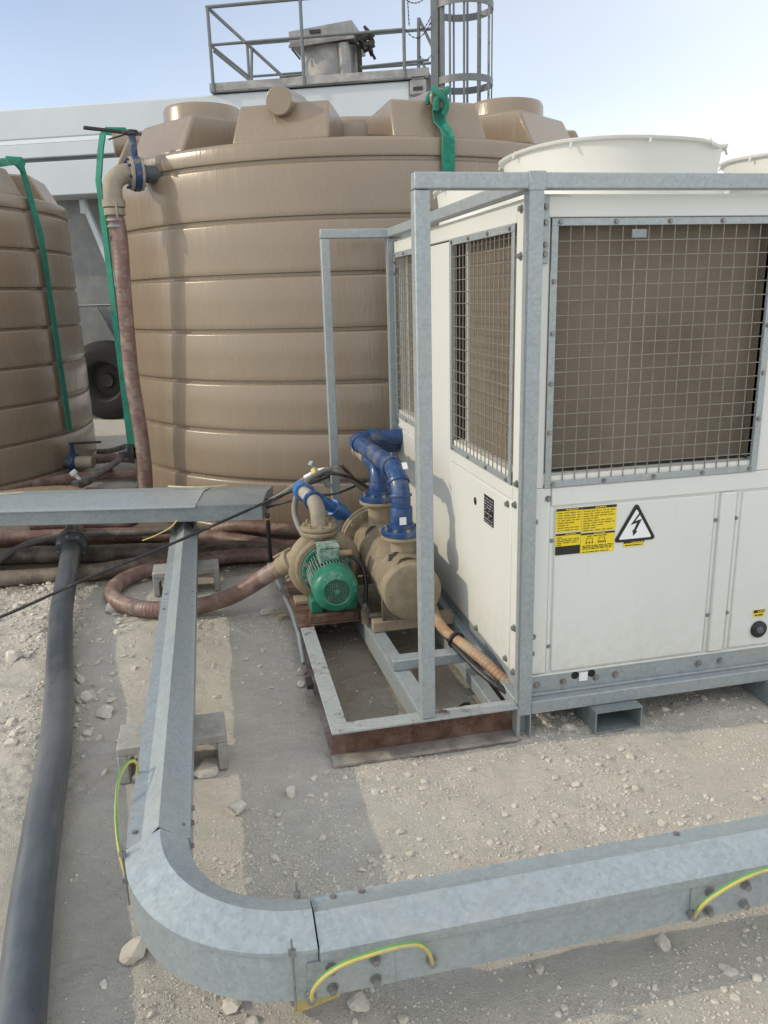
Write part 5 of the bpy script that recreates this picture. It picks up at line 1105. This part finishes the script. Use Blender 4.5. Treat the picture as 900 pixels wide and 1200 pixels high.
# caged ladder
ld = thing('caged_ladder', O+U*6.0+Z*0.6, 'dark steel ladder with a round safety cage at the right end of the silo', 'ladder')
lu, lz0, lz1 = 5.87, 0.5, 6.2
for dv in (-0.02, 0.40):
    pil(lu-0.045, lu+0.045, dv, dv+0.045, lz0, lz1).build('stile', 'rail', ld, bevel=0.004)
pil(lu+0.075, lu+0.125, -0.03, 0.01, 3.0, 5.06).build('stile', 'rail', ld, bevel=0.004)
for k in range(19):
    z = 0.7+0.29*k; MB().tube([O+U*lu+V*0.02+Z*z, O+U*lu+V*0.40+Z*z], 0.014, 8).build('rung', 'rail', ld)
cc0 = O+U*6.20+V*0.22; cr = 0.37
def hoop(z):
    m = MB(); n_ = 36; pts = []
    for k in range(n_+1):
        a = R(-160+320*k/n_); pts.append(cc0+U*cr*math.cos(a)+V*cr*math.sin(a)*0.95+Z*z)
    nr = [(p_-cc0-Z*z).normalized() for p_ in pts]
    m = MB(); o0 = 0
    for p_, nn in zip(pts, nr):
        for (x_, z_) in ((-0.006, -0.04), (0.006, -0.04), (0.006, 0.04), (-0.006, 0.04)): m.v.append(p_+nn*x_+Z*z_)
    for i in range(n_):
        for k in range(4): m.f.append((i*4+k, i*4+(k+1) % 4, (i+1)*4+(k+1) % 4, (i+1)*4+k))
    m.build('cage_hoop', 'rail', ld, smooth=30)
for z in (4.21, 5.05, 5.85): hoop(z)
for k in range(11):
    a = R(-140+280*k/10); p_ = cc0+U*(cr-0.010)*math.cos(a)+V*(cr-0.010)*0.95*math.sin(a)
    MB().beam(p_+Z*3.0, p_+Z*5.9, 0.028, 0.008, side=(math.cos(a), math.sin(a), 0)).build('cage_bar', 'rail', ld)
gt = MB()
gt.tube([O+U*5.67+V*0.0+Z*4.30, O+U*5.68+Z*4.92], 0.022, 8).tube([O+U*5.68+Z*4.92, O+U*5.84+Z*4.60], 0.018, 8).tube([O+U*5.69+Z*4.47, O+U*5.84+Z*4.22], 0.016, 8)
gt.build('gate_bracket', 'rail', ld)
def chain(a, b, sag, nme):
    A = O+U*a[0]+V*-0.03+Z*a[1]; B = O+U*b[0]+V*-0.03+Z*b[1]; m = MB(); n_ = max(6, int((B-A).length/0.028)+4)
    for i in range(n_):
        t0, t1 = i/n_, (i+0.9)/n_; f = lambda s: A+(B-A)*s - Z*sag*4*s*(1-s)
        m.beam(f(t0), f(t1), 0.014 if i % 2 else 0.005, 0.005 if i % 2 else 0.014)
    m.build('chain', 'bare', ld)
chain((5.52, 4.80), (5.83, 4.86), 0.13, 'a'); chain((5.68, 4.80), (5.83, 4.92), 0.05, 'a'); chain((5.69, 4.50), (5.83, 4.50), 0.05, 'b'); chain((5.55, 5.13), (5.565, 4.83), 0.0, 'c'); chain((5.52, 5.13), (5.80, 5.16), 0.07, 'd')

# ------------------------------------------------------------------ stones and rubble
def ico(sub):
    import bmesh
    bm = bmesh.new(); bmesh.ops.create_icosphere(bm, subdivisions=sub, radius=1.0)
    v = np.array([p.co[:] for p in bm.verts]); f = np.array([[q.index for q in p.verts] for p in bm.faces]); bm.free(); return v, f
def stone_shape(sub, seed, rough=0.35):
    v, f = ico(sub); rs = np.random.RandomState(seed); v = v.copy()
    for _ in range(13):                                 # chop facets off the ball
        n_ = rs.normal(size=3); n_ /= np.linalg.norm(n_); dd_ = rs.uniform(0.50, 0.82); s = v@n_
        m_ = s > dd_; v[m_] -= np.outer((s[m_]-dd_), n_)
    v *= rs.uniform(0.75, 1.25, 3)*np.array([1, 1, 0.72]); v += rs.normal(0, 0.03*rough*2, v.shape); return v, f
def big_stone(x, y, r, seed, label_, name='stone', flat=1.0):
    v, f = stone_shape(3, seed); v = v*r; v[:, 2] *= flat
    z0 = gheight(x, y) + r*0.35*flat
    me = bpy.data.meshes.new(name); me.from_pydata(v.tolist(), [], f.tolist()); me.materials.append(MT['stone'])
    me.polygons.foreach_set('use_smooth', [True]*len(me.polygons)); me.set_sharp_from_angle(angle=R(28))
    o = bpy.data.objects.new(name, me); COL.objects.link(o); o.location = (x, y, z0); o.rotation_euler = (0, 0, seed*1.3)
    tag(o, label_, 'stone', 'loose stones on the ground')
for a in [(0.21, 0.01, 0.036, 1, 'whitish stone on the ground just right of the foot of the corner post'),
          (-1.70, 1.84, 0.048, 2, 'rounded stone left of the maroon hose bend beside the black pipe'),
          (-1.70, 0.80, 0.045, 3, 'grey stone close to the right side of the black pipe, farther of a pair'),
          (-1.605, 0.64, 0.042, 4, 'rounded grey stone between black pipe and nearer concrete block'),
          (-0.85, 1.56, 0.042, 5, 'stone beside the yellow leaf left of the pump skid'),
          (-2.12, 1.34, 0.042, 6, 'stone in the sunlit rubble left of the black pipe'),
          (-1.09, -0.17, 0.038, 8, 'stone in the middle of the sunlit patch beside the trunking bend'),
          (-1.375, -0.72, 0.042, 9, 'pale stone half hidden behind the outside of the trunking bend'),
          (-0.825, -1.02, 0.030, 10, 'pointed stone on the ground below the looped earth wire'),
          (-1.13, -0.95, 0.026, 11, 'small stone at the bottom edge of the photo under the trunking bend'),
          (-0.01, -1.03, 0.026, 12, 'squarish pale stone in front of the trunking near the right earth wire'),
          (-0.90, -0.12, 0.028, 14, 'stone at the edge of the sunlit patch in front of the skid corner'),
          (-0.76, 0.78, 0.030, 15, 'upper stone of the two lying against the left skid beam'),
          (-0.775, 0.66, 0.028, 16, 'lower stone of the two lying against the left skid beam')]:
    big_stone(*a)
big_stone(-1.19, 0.10, 0.062, 7, 'flat white slab of stone in the opening of the nearer concrete block', 'stone', 0.55)

def scatter(n, sub, size_lo, size_hi, region, seed, name, power=2.2, avoid=True):
    rs = np.random.RandomState(seed); shapes = [stone_shape(sub, 100+k+seed, 0.9 if sub == 1 else 0.4) for k in range(6)]
    V, F = [], []; off = 0; c = 0
    while c < n:
        x, y = region(rs)
        if avoid:
            d_ = noise.noise(Vector((x*2.1, y*2.1, 3.3))) + 0.5*noise.noise(Vector((x*6, y*6, 1.1)))
            if rs.uniform() > (0.42+0.9*d_)*(0.15 if -1.80 < x < -1.40 and y < 0.7 else 1): continue
        r = size_lo+(size_hi-size_lo)*rs.uniform()**power; v, f = shapes[rs.randint(6)]
        a = rs.uniform(0, 6.28); ca, sa = math.cos(a), math.sin(a); w = v*r
        w = np.stack([w[:, 0]*ca-w[:, 1]*sa+x, w[:, 0]*sa+w[:, 1]*ca+y, w[:, 2]+gheight(x, y)+r*0.12], 1)
        V.append(w); F.append(f+off); off += len(w); c += 1
    V = np.concatenate(V); F = np.concatenate(F)
    me = bpy.data.meshes.new(name); me.from_pydata(V.tolist(), [], F.tolist()); me.materials.append(MT['stone'])
    if sub > 2: me.polygons.foreach_set('use_smooth', [True]*len(me.polygons)); me.set_sharp_from_angle(angle=R(30))
    o = bpy.data.objects.new(name, me); COL.objects.link(o); tag(o, kind='stuff')
def reg_all(rs): return rs.uniform(-3.0, 2.0), rs.uniform(-1.5, 2.6)
def reg_near(rs): return rs.uniform(-1.75, 1.2), rs.uniform(-1.4, 0.3)
def reg_left(rs): return rs.uniform(-3.0, -1.85), rs.uniform(-0.5, 2.6)
def reg_strip(rs): return rs.normal(-1.66, 0.07)-0.10*0, rs.uniform(0.1, 2.1)
scatter(9000, 1, 0.0025, 0.009, reg_all, 1, 'gravel', 3.0)
scatter(22000, 1, 0.0016, 0.0065, reg_near, 2, 'gravel', 2.4)
scatter(1300, 2, 0.006, 0.021, reg_all, 3, 'gravel', 2.8)
scatter(1000, 2, 0.005, 0.018, reg_near, 4, 'gravel', 2.6)
scatter(900, 2, 0.006, 0.034, reg_left, 5, 'rubble', 3.2)
scatter(4500, 1, 0.003, 0.012, reg_left, 6, 'rubble')
scatter(70, 2, 0.010, 0.032, reg_strip, 7, 'rubble', 2.0, False)

# litter
tag(MB().add([(-0.985, -1.035, 0.025), (-0.87, -1.01, 0.025), (-0.865, -0.95, 0.06), (-0.975, -0.975, 0.06), (-0.985, -1.033, 0.028), (-0.87, -1.008, 0.028), (-0.865, -0.948, 0.063), (-0.975, -0.973, 0.063)], [(0,3,2,1),(4,5,6,7),(0,1,5,4),(1,2,6,5),(2,3,7,6),(3,0,4,7)]).build('card_scrap', 'card', None, loc=(-0.92, -1.0, 0.04)), 'yellowish scrap of card under the trunking near the threaded rod', 'card')
m = MB()
for (x, y, a, L) in ((-0.80, 1.52, 0.4, 0.11), (-0.775, 1.46, -0.3, 0.08), (-0.79, 1.43, 0.9, 0.07)):
    u_ = Vector((math.cos(a), math.sin(a), 0)); w_ = Vector((-math.sin(a), math.cos(a), 0)); p_ = Vector((x, y, 0.012))
    q = [p_-u_*L/2, p_-u_*L*0.1+w_*0.012+Z*0.008, p_+u_*L/2+Z*0.004, p_-u_*L*0.1-w_*0.012+Z*0.008, p_+Z*0.002]
    m.add(q, [(0, 3, 4), (3, 2, 4), (2, 1, 4), (1, 0, 4)])
tag(m.build('dry_leaf', 'card', None, loc=(-0.79, 1.47, 0)), 'dry yellow leaf on the ground left of the pump plate', 'leaf')
